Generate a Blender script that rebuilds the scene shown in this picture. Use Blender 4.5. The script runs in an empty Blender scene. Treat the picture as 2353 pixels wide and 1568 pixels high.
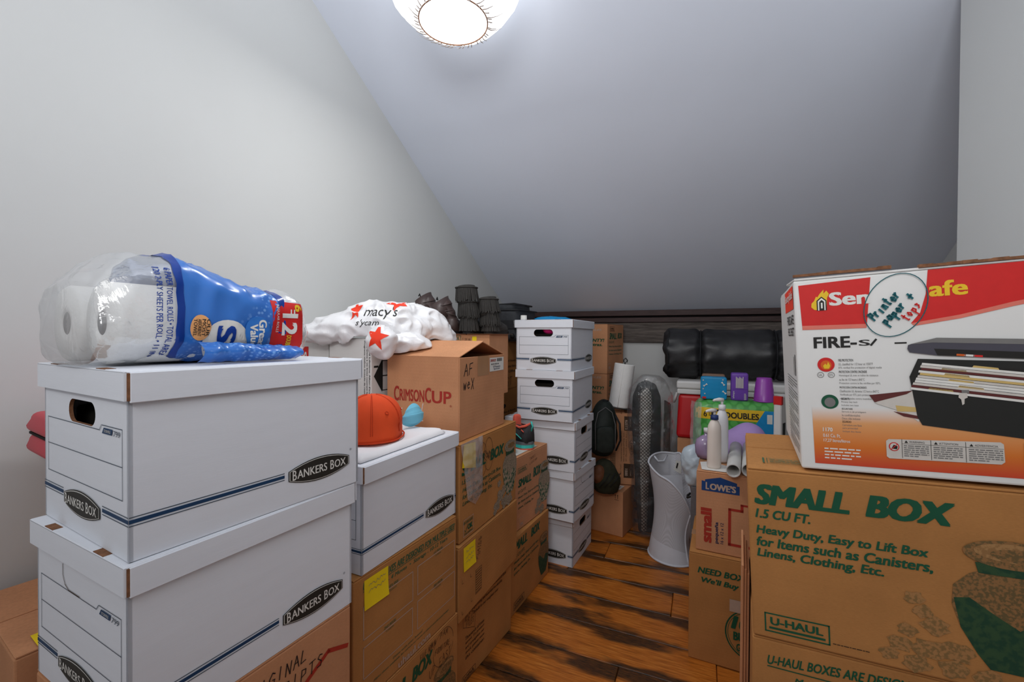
import bpy, bmesh, math, random
from mathutils import Vector, Matrix, noise
from mathutils.bvhtree import BVHTree
random.seed(7)
R = math.radians
scn = bpy.context.scene
col = scn.collection

# ------------------------------------------------------------ camera, world, lights, exposure
cam = bpy.data.objects.new('camera', bpy.data.cameras.new('camera'))
col.objects.link(cam)
cam.data.sensor_width = 36
cam.data.lens = 15.323
cam.data.clip_start = .02
cam.matrix_world = Matrix.Translation((0, 0, 1.2)) @ Matrix.Rotation(math.pi/2 - .01127, 4, 'X') @ Matrix.Rotation(.00553, 4, 'Z')
scn.camera = cam

world = bpy.data.worlds.new('world')
scn.world = world
world.use_nodes = True
world.node_tree.nodes['Background'].inputs[0].default_value = (.92, .95, 1, 1)
world.node_tree.nodes['Background'].inputs[1].default_value = .34

def area(name, loc, target, sx, sy, watts, color):
    l = bpy.data.lights.new(name, 'AREA'); l.shape = 'RECTANGLE'; l.size = sx; l.size_y = sy
    l.energy = watts; l.color = color
    o = bpy.data.objects.new(name, l); col.objects.link(o); o.location = loc
    o.rotation_euler = (Vector(target) - Vector(loc)).to_track_quat('-Z', 'Y').to_euler()
    return o
area('fill_light', (-.9, -.9, 2.9), (-.2, 1.8, .4), 1.8, 1.2, 7, (1, .99, .97))  # soft fill added behind the camera; no hall lamp known there
area('bounce_light', (-.25, -.50, 1.90), (.10, 1.15, 3.3), .9, .6, 22, (.98, .985, 1))

scn.view_settings.view_transform = 'Standard'
scn.view_settings.look = 'None'
scn.view_settings.gamma = 1
scn.view_settings.use_curve_mapping = False
scn.view_settings.exposure = 0.0
scn.cycles.max_bounces = 8
scn.cycles.transparent_max_bounces = 24

# ------------------------------------------------------------ materials
def srgb(r, g, b):
    f = lambda c: (c/255/12.92) if c/255 <= .04045 else ((c/255+.055)/1.055)**2.4
    return (f(r), f(g), f(b), 1)
class NT:
    def __init__(s, name):
        s.m = bpy.data.materials.new(name); s.m.use_nodes = True
        s.t = s.m.node_tree; s.n = s.t.nodes; s.l = s.t.links
        s.b = s.n['Principled BSDF']
    def add(s, typ, **k):
        n = s.n.new(typ)
        for a, v in k.items(): setattr(n, a, v)
        return n
    def noise(s, scale, detail=3, vec=None, rough=.5):
        n = s.add('ShaderNodeTexNoise'); n.inputs['Scale'].default_value = scale
        n.inputs['Detail'].default_value = detail; n.inputs['Roughness'].default_value = rough
        if vec: s.l.new(vec, n.inputs['Vector'])
        return n
    def coord(s, which='Object', scale=None, rot=None):
        c = s.add('ShaderNodeTexCoord')
        if scale is None and rot is None: return c.outputs[which]
        mp = s.add('ShaderNodeMapping')
        if scale: mp.inputs['Scale'].default_value = scale
        if rot: mp.inputs['Rotation'].default_value = rot
        s.l.new(c.outputs[which], mp.inputs['Vector'])
        return mp.outputs[0]
    def ramp(s, src, stops):
        r = s.add('ShaderNodeValToRGB'); e = r.color_ramp.elements
        while len(e) < len(stops): e.new(.5)
        for i, (p, c) in enumerate(stops): e[i].position = p; e[i].color = c
        s.l.new(src, r.inputs[0]); return r.outputs[0]
    def bump(s, src, strength=.2, dist=.002):
        b = s.add('ShaderNodeBump'); b.inputs['Strength'].default_value = strength; b.inputs['Distance'].default_value = dist
        s.l.new(src, b.inputs['Height']); s.l.new(b.outputs[0], s.b.inputs['Normal']); return b
def mat(name, c, rough=.7, var=.08, scale=30, bump=0, bscale=80, bdist=.001, spec=.3, metal=0, stretch=None):
    t = NT(name); t.b.inputs['Roughness'].default_value = rough
    t.b.inputs['Specular IOR Level'].default_value = spec; t.b.inputs['Metallic'].default_value = metal
    c = srgb(*c)
    if var:
        n = t.noise(scale, 4, t.coord('Object', stretch))
        lo = tuple(x*(1-var) for x in c[:3]) + (1,); hi = tuple(min(1, x*(1+var)) for x in c[:3]) + (1,)
        t.l.new(t.ramp(n.outputs[0], [(.3, lo), (.7, hi)]), t.b.inputs['Base Color'])
    else: t.b.inputs['Base Color'].default_value = c
    if bump:
        t.bump(t.noise(bscale, 4, t.coord('Object', stretch)).outputs[0], bump, bdist)
    t.m.diffuse_color = c
    return t.m
M = {}
M['wall'] = mat('wall_paint', (208, 210, 209), .75, .012, 3, .12, 220, .0006)
M['ceil'] = mat('ceiling_paint', (224, 231, 244), .7, .02, 2, .12, 160, .0006)
M['trimdark'] = mat('dark_stained_wood', (64, 44, 42), .5, .35, 14, .2, 60, .001, stretch=(1, 12, 12))
M['slot'] = mat('dark_slot', (16, 12, 12), .8, 0)
M['plank_grey'] = mat('weathered_grey_wood', (98, 90, 85), .85, .45, 9, .5, 60, .002, stretch=(1, 10, 10))
def kraft(name, c, var=.10):
    t = NT(name); t.b.inputs['Roughness'].default_value = .82; t.b.inputs['Specular IOR Level'].default_value = .2
    c = srgb(*c)
    n = t.noise(7, 5, t.coord('Object')); n2 = t.noise(160, 3, t.coord('Object', (1, 1, 6)))
    lo = tuple(x*(1-var) for x in c[:3]) + (1,); hi = tuple(min(1, x*(1+var)) for x in c[:3]) + (1,)
    a = t.ramp(n.outputs[0], [(.35, lo), (.7, hi)])
    mx = t.add('ShaderNodeMixRGB', blend_type='MULTIPLY'); mx.inputs[0].default_value = .55
    t.l.new(a, mx.inputs[1]); t.l.new(t.ramp(n2.outputs[0], [(.3, (.82, .82, .82, 1)), (.65, (1.05, 1.05, 1.05, 1))]), mx.inputs[2])
    t.l.new(mx.outputs[0], t.b.inputs['Base Color'])
    w = t.add('ShaderNodeTexWave', wave_type='BANDS', bands_direction='Z'); w.inputs['Scale'].default_value = 28; w.inputs['Distortion'].default_value = .6
    t.l.new(t.coord('Object'), w.inputs['Vector']); t.bump(w.outputs[1], .10, .0006)
    return t.m
M['kraft'] = kraft('kraft_cardboard', (204, 146, 106))
M['kraft_b'] = kraft('kraft_ochre_dimmed', (184, 128, 74))  # ochre kraft darkened: dim warm light down low put into the carton colour
M['kraft_red'] = kraft('kraft_cardboard_reddish', (192, 138, 106))
M['raw'] = mat('raw_board_edge', (128, 88, 62), .9, .3, 120, .5, 300, .001)
M['white'] = mat('white_box_board', (228, 231, 238), .6, .015, 9, .12, 60, .0008, stretch=(1, 1, 7))
M['whitegloss'] = mat('coated_white_board', (226, 225, 222), .4, .02, 6, .15, 14, .003, spec=.5)
M['tape'] = mat('packing_tape', (176, 132, 94), .25, .05, 12, spec=.6)
for k, c in dict(green=(22, 84, 58), black=(34, 32, 30), red=(170, 52, 38), blue=(28, 62, 98), navy=(30, 42, 78), white=(226, 224, 218),
                 logo=(44, 42, 38), line=(72, 84, 98), darkink=(70, 50, 34), teal=(16, 92, 100), orange=(214, 96, 30), yellow=(232, 190, 40),
                 firered=(206, 36, 34), grey=(120, 118, 116), lowblue=(24, 62, 118), crimson=(168, 50, 40), starred=(240, 62, 34), marker=(40, 34, 34),
                 pale=(186, 160, 142), vasepale=(150, 138, 116), safe=(36, 36, 34), safelid=(74, 72, 82), paper=(206, 200, 192), maroon=(96, 44, 42), gold=(206, 176, 110),
                 greenpale=(60, 100, 72), bagblue=(30, 84, 176), midblue=(48, 118, 200), sky=(22, 140, 200), peach=(236, 170, 110), wine=(180, 24, 40)).items():
    M['ink_'+k] = mat('ink_'+k, c, .55, .04, 60)
def vaseink(name, c1, c2, sc=55):
    t = NT(name); t.b.inputs['Roughness'].default_value = .8
    n = t.noise(sc, 6, t.coord('Object')); t.l.new(t.ramp(n.outputs[0], [(.44, srgb(*c1)), (.56, srgb(*c2))]), t.b.inputs['Base Color'])
    return t.m
M['vase_dark'] = vaseink('halftone_green_ink', (20, 62, 40), (44, 76, 44), 90)
M['vase_mid'] = vaseink('halftone_speckled_ink', (104, 84, 48), (146, 104, 60), 240)
M['vase_pale'] = vaseink('halftone_pale_ink', (162, 144, 122), (122, 112, 92), 240)
M['vase_pattern'] = vaseink('halftone_pattern_ink', (40, 84, 60), (168, 150, 126), 75)
M['vase_rim'] = vaseink('halftone_rim_ink', (168, 126, 78), (146, 106, 62), 200)
M['vase_flower'] = vaseink('halftone_flower_ink', (134, 102, 58), (170, 122, 72), 200)
# gradient ink of the fire-safe box: orange fading up to the white board
t = NT('ink_orange_fade'); t.b.inputs['Roughness'].default_value = .4
sx = t.add('ShaderNodeSeparateXYZ'); t.l.new(t.coord('Object'), sx.inputs[0])
t.l.new(t.ramp(sx.outputs[2], [(.012, srgb(205, 66, 34)), (.045, srgb(216, 116, 34)), (.085, srgb(226, 160, 100)), (.112, srgb(226, 225, 222))]), t.b.inputs['Base Color'])
M['ink_fade'] = t.m
t = NT('ink_red_fade'); t.b.inputs['Roughness'].default_value = .4
M['ink_redfade'] = mat('ink_red_faded', (222, 120, 104), .4, .1, 30)
def film(name, tint, opac, rough=.12, bscale=14, bdist=.006, spec_mix=.14):
    t = NT(name); n = t.n; n.remove(t.b)
    tr = t.add('ShaderNodeBsdfTransparent'); tr.inputs[0].default_value = (1, 1, 1, 1)
    df = t.add('ShaderNodeBsdfDiffuse'); df.inputs[0].default_value = srgb(*tint)
    gl = t.add('ShaderNodeBsdfGlossy'); gl.inputs[0].default_value = (1, 1, 1, 1); gl.inputs['Roughness'].default_value = rough
    ns = t.noise(bscale, 5, t.coord('Object')); ns.inputs['Distortion'].default_value = .8
    bp = t.add('ShaderNodeBump'); bp.inputs['Strength'].default_value = 1; bp.inputs['Distance'].default_value = bdist
    t.l.new(ns.outputs[0], bp.inputs['Height']); t.l.new(bp.outputs[0], gl.inputs['Normal']); t.l.new(bp.outputs[0], df.inputs['Normal'])
    m1 = t.add('ShaderNodeMixShader'); m1.inputs[0].default_value = opac
    t.l.new(tr.outputs[0], m1.inputs[1]); t.l.new(df.outputs[0], m1.inputs[2])
    m2 = t.add('ShaderNodeMixShader')
    lw = t.add('ShaderNodeLayerWeight'); lw.inputs[0].default_value = .35; t.l.new(bp.outputs[0], lw.inputs['Normal'])
    mm = t.add('ShaderNodeMath', operation='MULTIPLY_ADD'); mm.inputs[1].default_value = .30; mm.inputs[2].default_value = spec_mix*.6
    t.l.new(lw.outputs['Fresnel'], mm.inputs[0]); t.l.new(mm.outputs[0], m2.inputs[0])
    t.l.new(m1.outputs[0], m2.inputs[1]); t.l.new(gl.outputs[0], m2.inputs[2])
    t.l.new(m2.outputs[0], n['Material Output'].inputs[0]); return t.m
M['film'] = film('clear_plastic_film', (235, 238, 242), .26)
M['film_dark'] = film('clear_garment_film', (170, 172, 178), .07, .10, 22, .01, .06)
M['film_fog'] = film('hazy_plastic_film', (222, 222, 222), .30, .2)
def bagmat(name, c, rough=.3, trans=.25):
    t = NT(name); t.b.inputs['Base Color'].default_value = srgb(*c); t.b.inputs['Roughness'].default_value = rough
    t.b.inputs['Subsurface Weight'].default_value = trans; t.b.inputs['Subsurface Radius'].default_value = (.02, .02, .02)
    ns = t.noise(16, 6, t.coord('Object')); ns.inputs['Distortion'].default_value = 1.2
    t.bump(ns.outputs[0], .5, .006); return t.m
M['bag_white'] = bagmat('thin_white_plastic', (238, 238, 240))
M['bag_blue'] = bagmat('pale_blue_plastic', (196, 210, 220))
M['lavender'] = bagmat('lavender_cloth', (178, 148, 208), .7, .05)

# ------------------------------------------------------------ helpers
def link(o, parent=None):
    col.objects.link(o)
    if parent: o.parent = parent
    return o
def tag(o, label=None, cat=None, group=None, kind=None):
    if label: o['label'] = label
    if cat: o['category'] = cat
    if group: o['group'] = group
    if kind: o['kind'] = kind
    return o
def empty(name, loc, rz=0, label=None, cat=None, group=None, ry=0, rx=0):
    o = bpy.data.objects.new(name, None); o.empty_display_size = .05; col.objects.link(o)
    o.location = loc; o.rotation_euler = (rx, ry, rz); return tag(o, label, cat, group)
def mesh(name, verts, faces, m, parent=None, smooth=False, mi=None, label=None):
    me = bpy.data.meshes.new(name); me.from_pydata([tuple(v) for v in verts], [], faces)
    for x in (m if isinstance(m, (list, tuple)) else [m]): me.materials.append(x)
    if mi: me.polygons.foreach_set('material_index', mi)
    if smooth: me.polygons.foreach_set('use_smooth', [True]*len(me.polygons))
    me.update(); o = link(bpy.data.objects.new(name, me), parent)
    if label: o['label'] = label
    return o
def frombm(name, bm, m, parent=None, smooth=False, label=None):
    bmesh.ops.recalc_face_normals(bm, faces=bm.faces)
    me = bpy.data.meshes.new(name); bm.to_mesh(me); bm.free()
    for x in (m if isinstance(m, (list, tuple)) else [m]): me.materials.append(x)
    if smooth: me.polygons.foreach_set('use_smooth', [True]*len(me.polygons))
    o = link(bpy.data.objects.new(name, me), parent)
    if label: o['label'] = label
    return o
def boxbm(bm, x0, y0, z0, x1, y1, z1, bev=0, mtx=None, mi=0, seg=1):
    v = [bm.verts.new(p) for p in ((x0, y0, z0), (x1, y0, z0), (x1, y1, z0), (x0, y1, z0), (x0, y0, z1), (x1, y0, z1), (x1, y1, z1), (x0, y1, z1))]
    fs = [bm.faces.new([v[i] for i in f]) for f in ((3, 2, 1, 0), (4, 5, 6, 7), (0, 1, 5, 4), (1, 2, 6, 5), (2, 3, 7, 6), (3, 0, 4, 7))]
    for f in fs: f.material_index = mi
    if bev:
        es = set(e for f in fs for e in f.edges)
        r = bmesh.ops.bevel(bm, geom=list(es), offset=bev, segments=seg, affect='EDGES', profile=.5)
        v = [x for x in r['verts']] + [x for x in v if x.is_valid]
        v = list(set(v))
    if mtx: bmesh.ops.transform(bm, matrix=mtx, verts=list(set(x for x in v if x.is_valid)))
    return v
def box(name, dims, m, parent=None, bev=.002, label=None, seg=1, mtx=None):
    bm = bmesh.new(); boxbm(bm, *dims, bev=bev, seg=seg, mtx=mtx); return frombm(name, bm, m, parent, label=label)
def tube(bm, pts, r, seg=8, closed=False, flat=1.0, mi=0):
    pts = [Vector(p) for p in pts]; n = len(pts); rings = []
    up = Vector((0, 0, 1)); prevn = None
    for i, p in enumerate(pts):
        a = pts[(i-1) % n] if (closed or i > 0) else p; b = pts[(i+1) % n] if (closed or i < n-1) else p
        t = (b-a).normalized()
        if prevn is None: nn = t.cross(up) if abs(t.dot(up)) < .95 else t.cross(Vector((1, 0, 0)))
        else: nn = prevn - t*prevn.dot(t)
        nn.normalize(); prevn = nn; bb = t.cross(nn)
        rr = r[i] if isinstance(r, (list, tuple)) else r
        rings.append([bm.verts.new(p + nn*math.cos(2*math.pi*k/seg)*rr + bb*math.sin(2*math.pi*k/seg)*rr*flat) for k in range(seg)])
    for i in range(n if closed else n-1):
        A, B = rings[i], rings[(i+1) % n]
        for k in range(seg): bm.faces.new([A[k], A[(k+1) % seg], B[(k+1) % seg], B[k]]).material_index = mi
    if not closed:
        bm.faces.new(rings[0][::-1]).material_index = mi; bm.faces.new(rings[-1]).material_index = mi
def tubeobj(name, pts, r, m, parent=None, seg=8, closed=False, flat=1.0):
    bm = bmesh.new(); tube(bm, pts, r, seg, closed, flat); return frombm(name, bm, m, parent, True)
def lathe(name, prof, m, parent=None, seg=32, smooth=True, mtx=None, sx=1, sy=1, label=None, fn=None):
    bm = bmesh.new(); rings = []
    for r, z in prof:
        ring = []
        for k in range(seg):
            a = 2*math.pi*k/seg; rr = max(r, 1e-5)
            if fn: rr = fn(rr, z, a)
            ring.append(bm.verts.new((rr*math.cos(a)*sx, rr*math.sin(a)*sy, z)))
        rings.append(ring)
    for A, B in zip(rings, rings[1:]):
        for k in range(seg): bm.faces.new([A[k], A[(k+1) % seg], B[(k+1) % seg], B[k]])
    if prof[0][0] < 1e-4 or True:
        bm.faces.new(rings[0][::-1]); bm.faces.new(rings[-1])
    if mtx: bmesh.ops.transform(bm, matrix=mtx, verts=bm.verts)
    return frombm(name, bm, m, parent, smooth, label=label)
def nz(p, f=1.0, off=0):
    return noise.noise(Vector(p)*f + Vector((off, off*1.7, -off)))
def blob(name, ells, m, parent=None, amp=.01, freq=12, seg=(64, 40), center=None, zmin=None, ridge=True, seed=0, smooth=True, zfloor=None):
    c = Vector(center or ells[0][0]); U, V = seg; vs = []
    for j in range(V+1):
        th = math.pi*j/V
        for i in range(U):
            ph = 2*math.pi*i/U; d = Vector((math.sin(th)*math.cos(ph), math.sin(th)*math.sin(ph), math.cos(th)))
            ts = []
            for (ec, er) in ells:
                o = c - Vector(ec); O = Vector((o.x/er[0], o.y/er[1], o.z/er[2])); D = Vector((d.x/er[0], d.y/er[1], d.z/er[2]))
                A = D.dot(D); B = O.dot(D); C = O.dot(O) - 1; disc = B*B - A*C
                if disc > 0: ts.append((-B + math.sqrt(disc))/A)
            ts = [x for x in ts if x > 0] or [.01]
            mx = max(ts); k = 60.; t = mx + math.log(sum(math.exp((x-mx)*k) for x in ts))/k
            p = c + d*t; q = p*freq
            if ridge: n = (1 - abs(noise.noise(q + Vector((seed, 0, 0))))*2.2)*.6 + (1-abs(noise.noise(q*2.3 + Vector((0, seed, 9))))*2.2)*.4
            else: n = noise.noise(q + Vector((seed, 0, 0)))
            p += d*amp*n
            if zmin is not None and p.z < zmin: p.z = zmin
            if zfloor is not None: p.z = max(p.z, zfloor(p.x, p.y))
            vs.append(p)
    fs = [(j*U+i, j*U+(i+1) % U, (j+1)*U+(i+1) % U, (j+1)*U+i) for j in range(V) for i in range(U)]
    return mesh(name, vs, [f[::-1] for f in fs], m, parent, smooth)

# ------------------------------------------------------------ flat print
_tc = {}
def text2d(s, bold=0., shear=0., sub=3):
    k = (s, bold, shear)
    if k not in _tc:
        cu = bpy.data.curves.new('t', 'FONT'); cu.body = s; cu.size = 1; cu.shear = shear; cu.resolution_u = sub; cu.fill_mode = 'FRONT'
        o = bpy.data.objects.new('t', cu); me = bpy.data.meshes.new_from_object(o)
        vs = [(v.co.x, v.co.y) for v in me.vertices]; fs = [tuple(p.vertices) for p in me.polygons]
        if bold > 0:   # heavier type: the same letters overprinted with small shifts
            if bold >= .06: sh = [(dx*bold, dy*bold) for dx in (-.85, -.28, .28, .85) for dy in (-.35, .35)]
            elif bold >= .035: sh = [(dx*bold, dy*bold) for dx in (-.7, .7) for dy in (-.4, .4)]
            else: sh = [(-bold*.6, 0), (bold*.6, 0)]
            n = len(vs); vs2 = []; fs2 = []; vs = [(x, y, 0) for x, y in vs]
            for i, (dx, dy) in enumerate(sh): vs2 += [(x+dx, y+dy, i) for x, y, _ in vs]; fs2 += [tuple(j+i*n for j in f) for f in fs]
            vs, fs = vs2, fs2
        vs = [v if len(v) == 3 else (*v, 0) for v in vs]
        bpy.data.objects.remove(o); bpy.data.meshes.remove(me); bpy.data.curves.remove(cu)
        x0 = min(v[0] for v in vs); x1 = max(v[0] for v in vs); y0 = min(v[1] for v in vs); y1 = max(v[1] for v in vs)
        _tc[k] = ([((v[0]-x0)/(x1-x0), (v[1]-y0)/(y1-y0), v[2]) for v in vs], fs)
    return _tc[k]
def fill2d(outer, holes=()):
    bm = bmesh.new(); es = []
    for lp in [outer, *holes]:
        vv = [bm.verts.new((p[0], p[1], 0)) for p in lp]
        es += [bm.edges.new((vv[i], vv[(i+1) % len(vv)])) for i in range(len(vv))]
    bmesh.ops.triangle_fill(bm, use_beauty=True, edges=es)
    bm.verts.index_update(); out = ([(v.co.x, v.co.y) for v in bm.verts], [tuple(v.index for v in f.verts) for f in bm.faces]); bm.free(); return out
STROKES = {  # single-stroke capitals for handwriting on a 0..1 grid
 'A': [[(0, 0), (.45, 1), (.9, 0)], [(.15, .4), (.75, .45)]], 'B': [[(0, 0), (0, 1), (.6, .9), (.6, .6), (0, .5), (.7, .35), (.65, .05), (0, 0)]], 'C': [[(.8, .85), (.4, 1), (0, .6), (.1, .15), (.5, 0), (.85, .15)]],
 'D': [[(0, 0), (.1, 1), (.7, .8), (.8, .3), (.4, 0), (0, 0)]], 'E': [[(.8, 1), (.05, .95), (0, 0), (.8, .05)], [(0, .5), (.6, .55)]], 'F': [[(.8, 1), (.05, .92), (0, 0)], [(.02, .5), (.6, .55)]],
 'G': [[(.8, .85), (.4, 1), (0, .6), (.1, .1), (.6, 0), (.8, .4), (.45, .45)]], 'I': [[(.3, 0), (.4, 1)]], 'L': [[(.2, 1), (0, 0), (.8, .08)]], 'M': [[(0, 0), (.15, 1), (.45, .3), (.8, 1), (.9, 0)]],
 'N': [[(0, 0), (.1, 1), (.7, 0), (.85, 1)]], 'O': [[(.4, 1), (0, .6), (.1, .1), (.5, 0), (.85, .4), (.7, .9), (.4, 1)]], 'P': [[(0, 0), (.1, 1), (.7, .9), (.65, .55), (.05, .45)]],
 'R': [[(0, 0), (.1, 1), (.7, .9), (.6, .55), (.05, .45), (.8, 0)]], 'S': [[(.8, .9), (.4, 1), (.1, .75), (.7, .4), (.6, .05), (0, .08)]], 'T': [[(0, .95), (.9, 1)], [(.45, 1), (.4, 0)]], 'U': [[(0, 1), (.05, .2), (.4, 0), (.8, .3), (.85, 1)]],
 'W': [[(0, 1), (.2, 0), (.45, .7), (.7, 0), (.95, 1)]], 'X': [[(0, 1), (.8, 0)], [(.8, 1), (0, 0)]], 'Y': [[(0, 1), (.4, .5)], [(.85, 1), (.2, -.2)]], 'H': [[(0, 1), (.05, 0)], [(.8, 1), (.8, 0)], [(0, .5), (.8, .55)]],
 '1': [[(.3, 0), (.4, 1)]], '+': [[(.4, .1), (.5, .9)], [(.05, .45), (.9, .55)]], ' ': [], '-': [[(0, .5), (.7, .5)]],
 'a': [[(.7, .5), (.3, .6), (0, .25), (.3, 0), (.7, .3), (.7, .6), (.8, 0)]], 'e': [[(0, .3), (.7, .35), (.4, .6), (0, .3), (.3, 0), (.7, .1)]], 'p': [[(0, .6), (.05, -.5)], [(0, .5), (.5, .6), (.6, .25), (.05, .05)]],
 'r': [[(0, 0), (.05, .6)], [(.05, .35), (.5, .6)]], 'i': [[(.2, 0), (.25, .6)]], 'n': [[(0, 0), (.05, .6)], [(.05, .4), (.4, .6), (.6, 0)]], 't': [[(.3, 1), (.25, 0), (.5, 0)], [(0, .65), (.6, .7)]], 'w': [[(0, .6), (.2, 0), (.4, .5), (.6, 0), (.8, .6)]],
 'o': [[(.3, .6), (0, .3), (.3, 0), (.6, .3), (.3, .6)]], 's': [[(.6, .5), (.2, .6), (.5, .25), (0, 0)]], 'm': [[(0, 0), (.05, .6), (.3, .1), (.4, .6), (.7, .1), (.75, .6)]], 'c': [[(.6, .5), (.2, .6), (0, .2), (.5, 0)]], 'y': [[(0, .6), (.3, .1)], [(.6, .6), (.1, -.5)]]}
class Print:
    """flat print on a face: origin, u and v axes given in the thing's own frame"""
    def __init__(s, parent, org, u, v, name='printed_lettering', off=.0007):
        s.p = parent; s.o = Vector(org); s.u = Vector(u); s.v = Vector(v); s.n = s.u.cross(s.v).normalized(); s.d = {}; s.name = name; s.off = off; s.lay = 0
    def put(s, pts, faces, ink, lift=0, name=None):
        vs, fs = s.d.setdefault((ink, name or s.name), ([], [])); b = len(vs)
        for q in pts: vs.append(s.o + s.u*q[0] + s.v*q[1] + s.n*(s.off + lift*.00035 + (q[2]*.00004 if len(q) > 2 else 0)))
        for f in faces: fs.append(tuple(i+b for i in f))
    def rect(s, u0, v0, u1, v1, ink, lift=0, name=None): s.put([(u0, v0), (u1, v0), (u1, v1), (u0, v1)], [(0, 1, 2, 3)], ink, lift, name)
    def poly(s, pts, ink, lift=0, holes=(), name=None): s.put(*fill2d(pts, holes), ink, lift, name)
    def frame(s, u0, v0, u1, v1, w, ink, lift=0):
        s.rect(u0, v0, u1, v0+w, ink, lift); s.rect(u0, v1-w, u1, v1, ink, lift); s.rect(u0, v0, u0+w, v1, ink, lift); s.rect(u1-w, v0, u1, v1, ink, lift)
    def txt(s, st, u0, v0, u1, v1, ink, bold=0., shear=0., lift=1, rot=0, skew=0):
        pts, fs = text2d(st, bold, shear); w, h = u1-u0, v1-v0
        if rot == 0: q = [(u0+x*w, v0+y*h + skew*x, c) for x, y, c in pts]
        elif rot == 90: q = [(u0+(1-y)*w, v0+x*h, c) for x, y, c in pts]   # reads upward
        elif rot == 180: q = [(u1-x*w, v1-y*h, c) for x, y, c in pts]
        else: q = [(u0+y*w, v0+(1-x)*h, c) for x, y, c in pts]             # reads downward
        s.put(q, fs, ink, lift)
    def line(s, pts, w, ink, lift=1, name=None):
        for (a, b) in zip(pts, pts[1:]):
            a = Vector(a); b = Vector(b); d = (b-a)
            if d.length < 1e-6: continue
            d.normalize(); n = Vector((-d.y, d.x))*w/2; e = d*w*.3
            s.put([tuple(a-e-n), tuple(b+e-n), tuple(b+e+n), tuple(a-e+n)], [(0, 1, 2, 3)], ink, lift, name)
    def hand(s, st, u0, v0, u1, v1, w, ink, ang=0, lift=2, name='handwriting'):
        n = len(st); cw = (u1-u0)/n; ca, sa = math.cos(ang), math.sin(ang)
        for i, ch in enumerate(st):
            for sk in STROKES.get(ch, STROKES.get(ch.upper(), [])):
                pts = []
                for x, y in sk:
                    X = (i + x*.8)*cw + y*cw*.12; Y = y*(v1-v0) + math.sin(i*2.1)*.08*(v1-v0)
                    pts.append((u0 + X*ca - Y*sa, v0 + X*sa + Y*ca))
                s.line(pts, w, ink, lift, name)
    def greek(s, u0, v0, u1, v1, rows, ink, fill=.5, seed=1, lift=1):   # tiny lines of type, too small to read in the photo
        rr = random.Random(seed); h = (v1-v0)/rows
        for k in range(rows):
            x = u0; y = v1-(k+1)*h + h*.25
            while x < u1 - (0 if k < rows-1 else (u1-u0)*.4):
                w = min(rr.uniform(.8, 2.6)*h, u1-x)
                s.rect(x, y, x+w, y+h*fill, ink, lift); x += w + h*.35
    def done(s):
        for (ink, name), (vs, fs) in s.d.items(): mesh(name, vs, fs, M[ink], s.p)
        s.d = {}
def face(root, f, a, b, h, **k):
    if f == 'front': return Print(root, (0, 0, 0), (1, 0, 0), (0, 0, 1), **k)
    if f == 'left': return Print(root, (0, b, 0), (0, -1, 0), (0, 0, 1), **k)
    if f == 'top': return Print(root, (0, 0, h), (1, 0, 0), (0, 1, 0), **k)
def drape(name, parts, target, org, u, v, m, parent, lift=.0015, maxedge=.012):
    """print laid on a curved surface: project along the normal of the u,v plane on to the target mesh"""
    org = Vector(org); u = Vector(u).normalized(); v = Vector(v).normalized(); n = u.cross(v).normalized()
    tv = [x.co.copy() for x in target.data.vertices]; tf = [tuple(p.vertices) for p in target.data.polygons]
    bv = BVHTree.FromPolygons(tv, tf); bm = bmesh.new()
    for pts, fs in parts:
        vv = [bm.verts.new((p[0], p[1], p[2]*1.2 if len(p) > 2 else 0)) for p in pts]
        for f in fs:
            try: bm.faces.new([vv[i] for i in f])
            except ValueError: pass
    for _ in range(5):
        es = [e for e in bm.edges if e.calc_length() > maxedge]
        if not es: break
        bmesh.ops.subdivide_edges(bm, edges=es, cuts=1)
        bmesh.ops.triangulate(bm, faces=bm.faces)
    dead = []
    for x in bm.verts:
        p = org + u*x.co.x + v*x.co.y
        hit = bv.ray_cast(p + n*.5, -n)
        if hit[0] is None: dead.append(x); continue
        x.co = hit[0] + n*(lift + x.co.z)
    bmesh.ops.delete(bm, geom=dead, context='VERTS')
    bad = [f for f in bm.faces if max(e.calc_length() for e in f.edges) > maxedge*4]
    bmesh.ops.delete(bm, geom=bad, context='FACES')
    return frombm(name, bm, m, parent, True)
def T2(st, u0, v0, u1, v1, bold=0., shear=0., rot=0):
    pr = Print(None, (0, 0, 0), (1, 0, 0), (0, 1, 0)); pr.txt(st, u0, v0, u1, v1, 'k', bold, shear, 0, rot)
    vs, fs = list(pr.d.values())[0]; return ([(p.x, p.y, p.z-.0007) for p in vs], fs)

# ------------------------------------------------------------ the setting (room axes turned 23.4 degrees from the camera)
CA, SA = math.cos(R(23.43)), math.sin(R(23.43))
def rm(X, Y, z): return Vector((X*CA + Y*SA, -X*SA + Y*CA, z))
XL, XR, YB, ZB, TN = -1.464, 1.142, 3.3, 1.39, .591
Y0 = -.7
zc = lambda Y: ZB + (YB-Y)*TN
def slab(name, pts, thick, m, kind='structure'):
    # pts: room-frame polygon (X,Y,z), thick: vector offset away from the room
    n = len(pts); a = [rm(*p) for p in pts]; off = Vector(rm(*thick)); b = [p+off for p in a]
    fs = [tuple(range(n)), tuple(range(2*n-1, n-1, -1))] + [(i, (i+1) % n, n+(i+1) % n, n+i) for i in range(n)]
    o = mesh(name, a+b, fs, m); o['kind'] = kind
    bm = bmesh.new(); bm.from_mesh(o.data); bmesh.ops.recalc_face_normals(bm, faces=bm.faces); bm.to_mesh(o.data); bm.free()
    return o
slab('wall_left', [(XL, Y0, -.05), (XL, YB, -.05), (XL, YB, ZB), (XL, Y0, zc(Y0))], (-.1, 0, 0), M['wall'])
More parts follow.
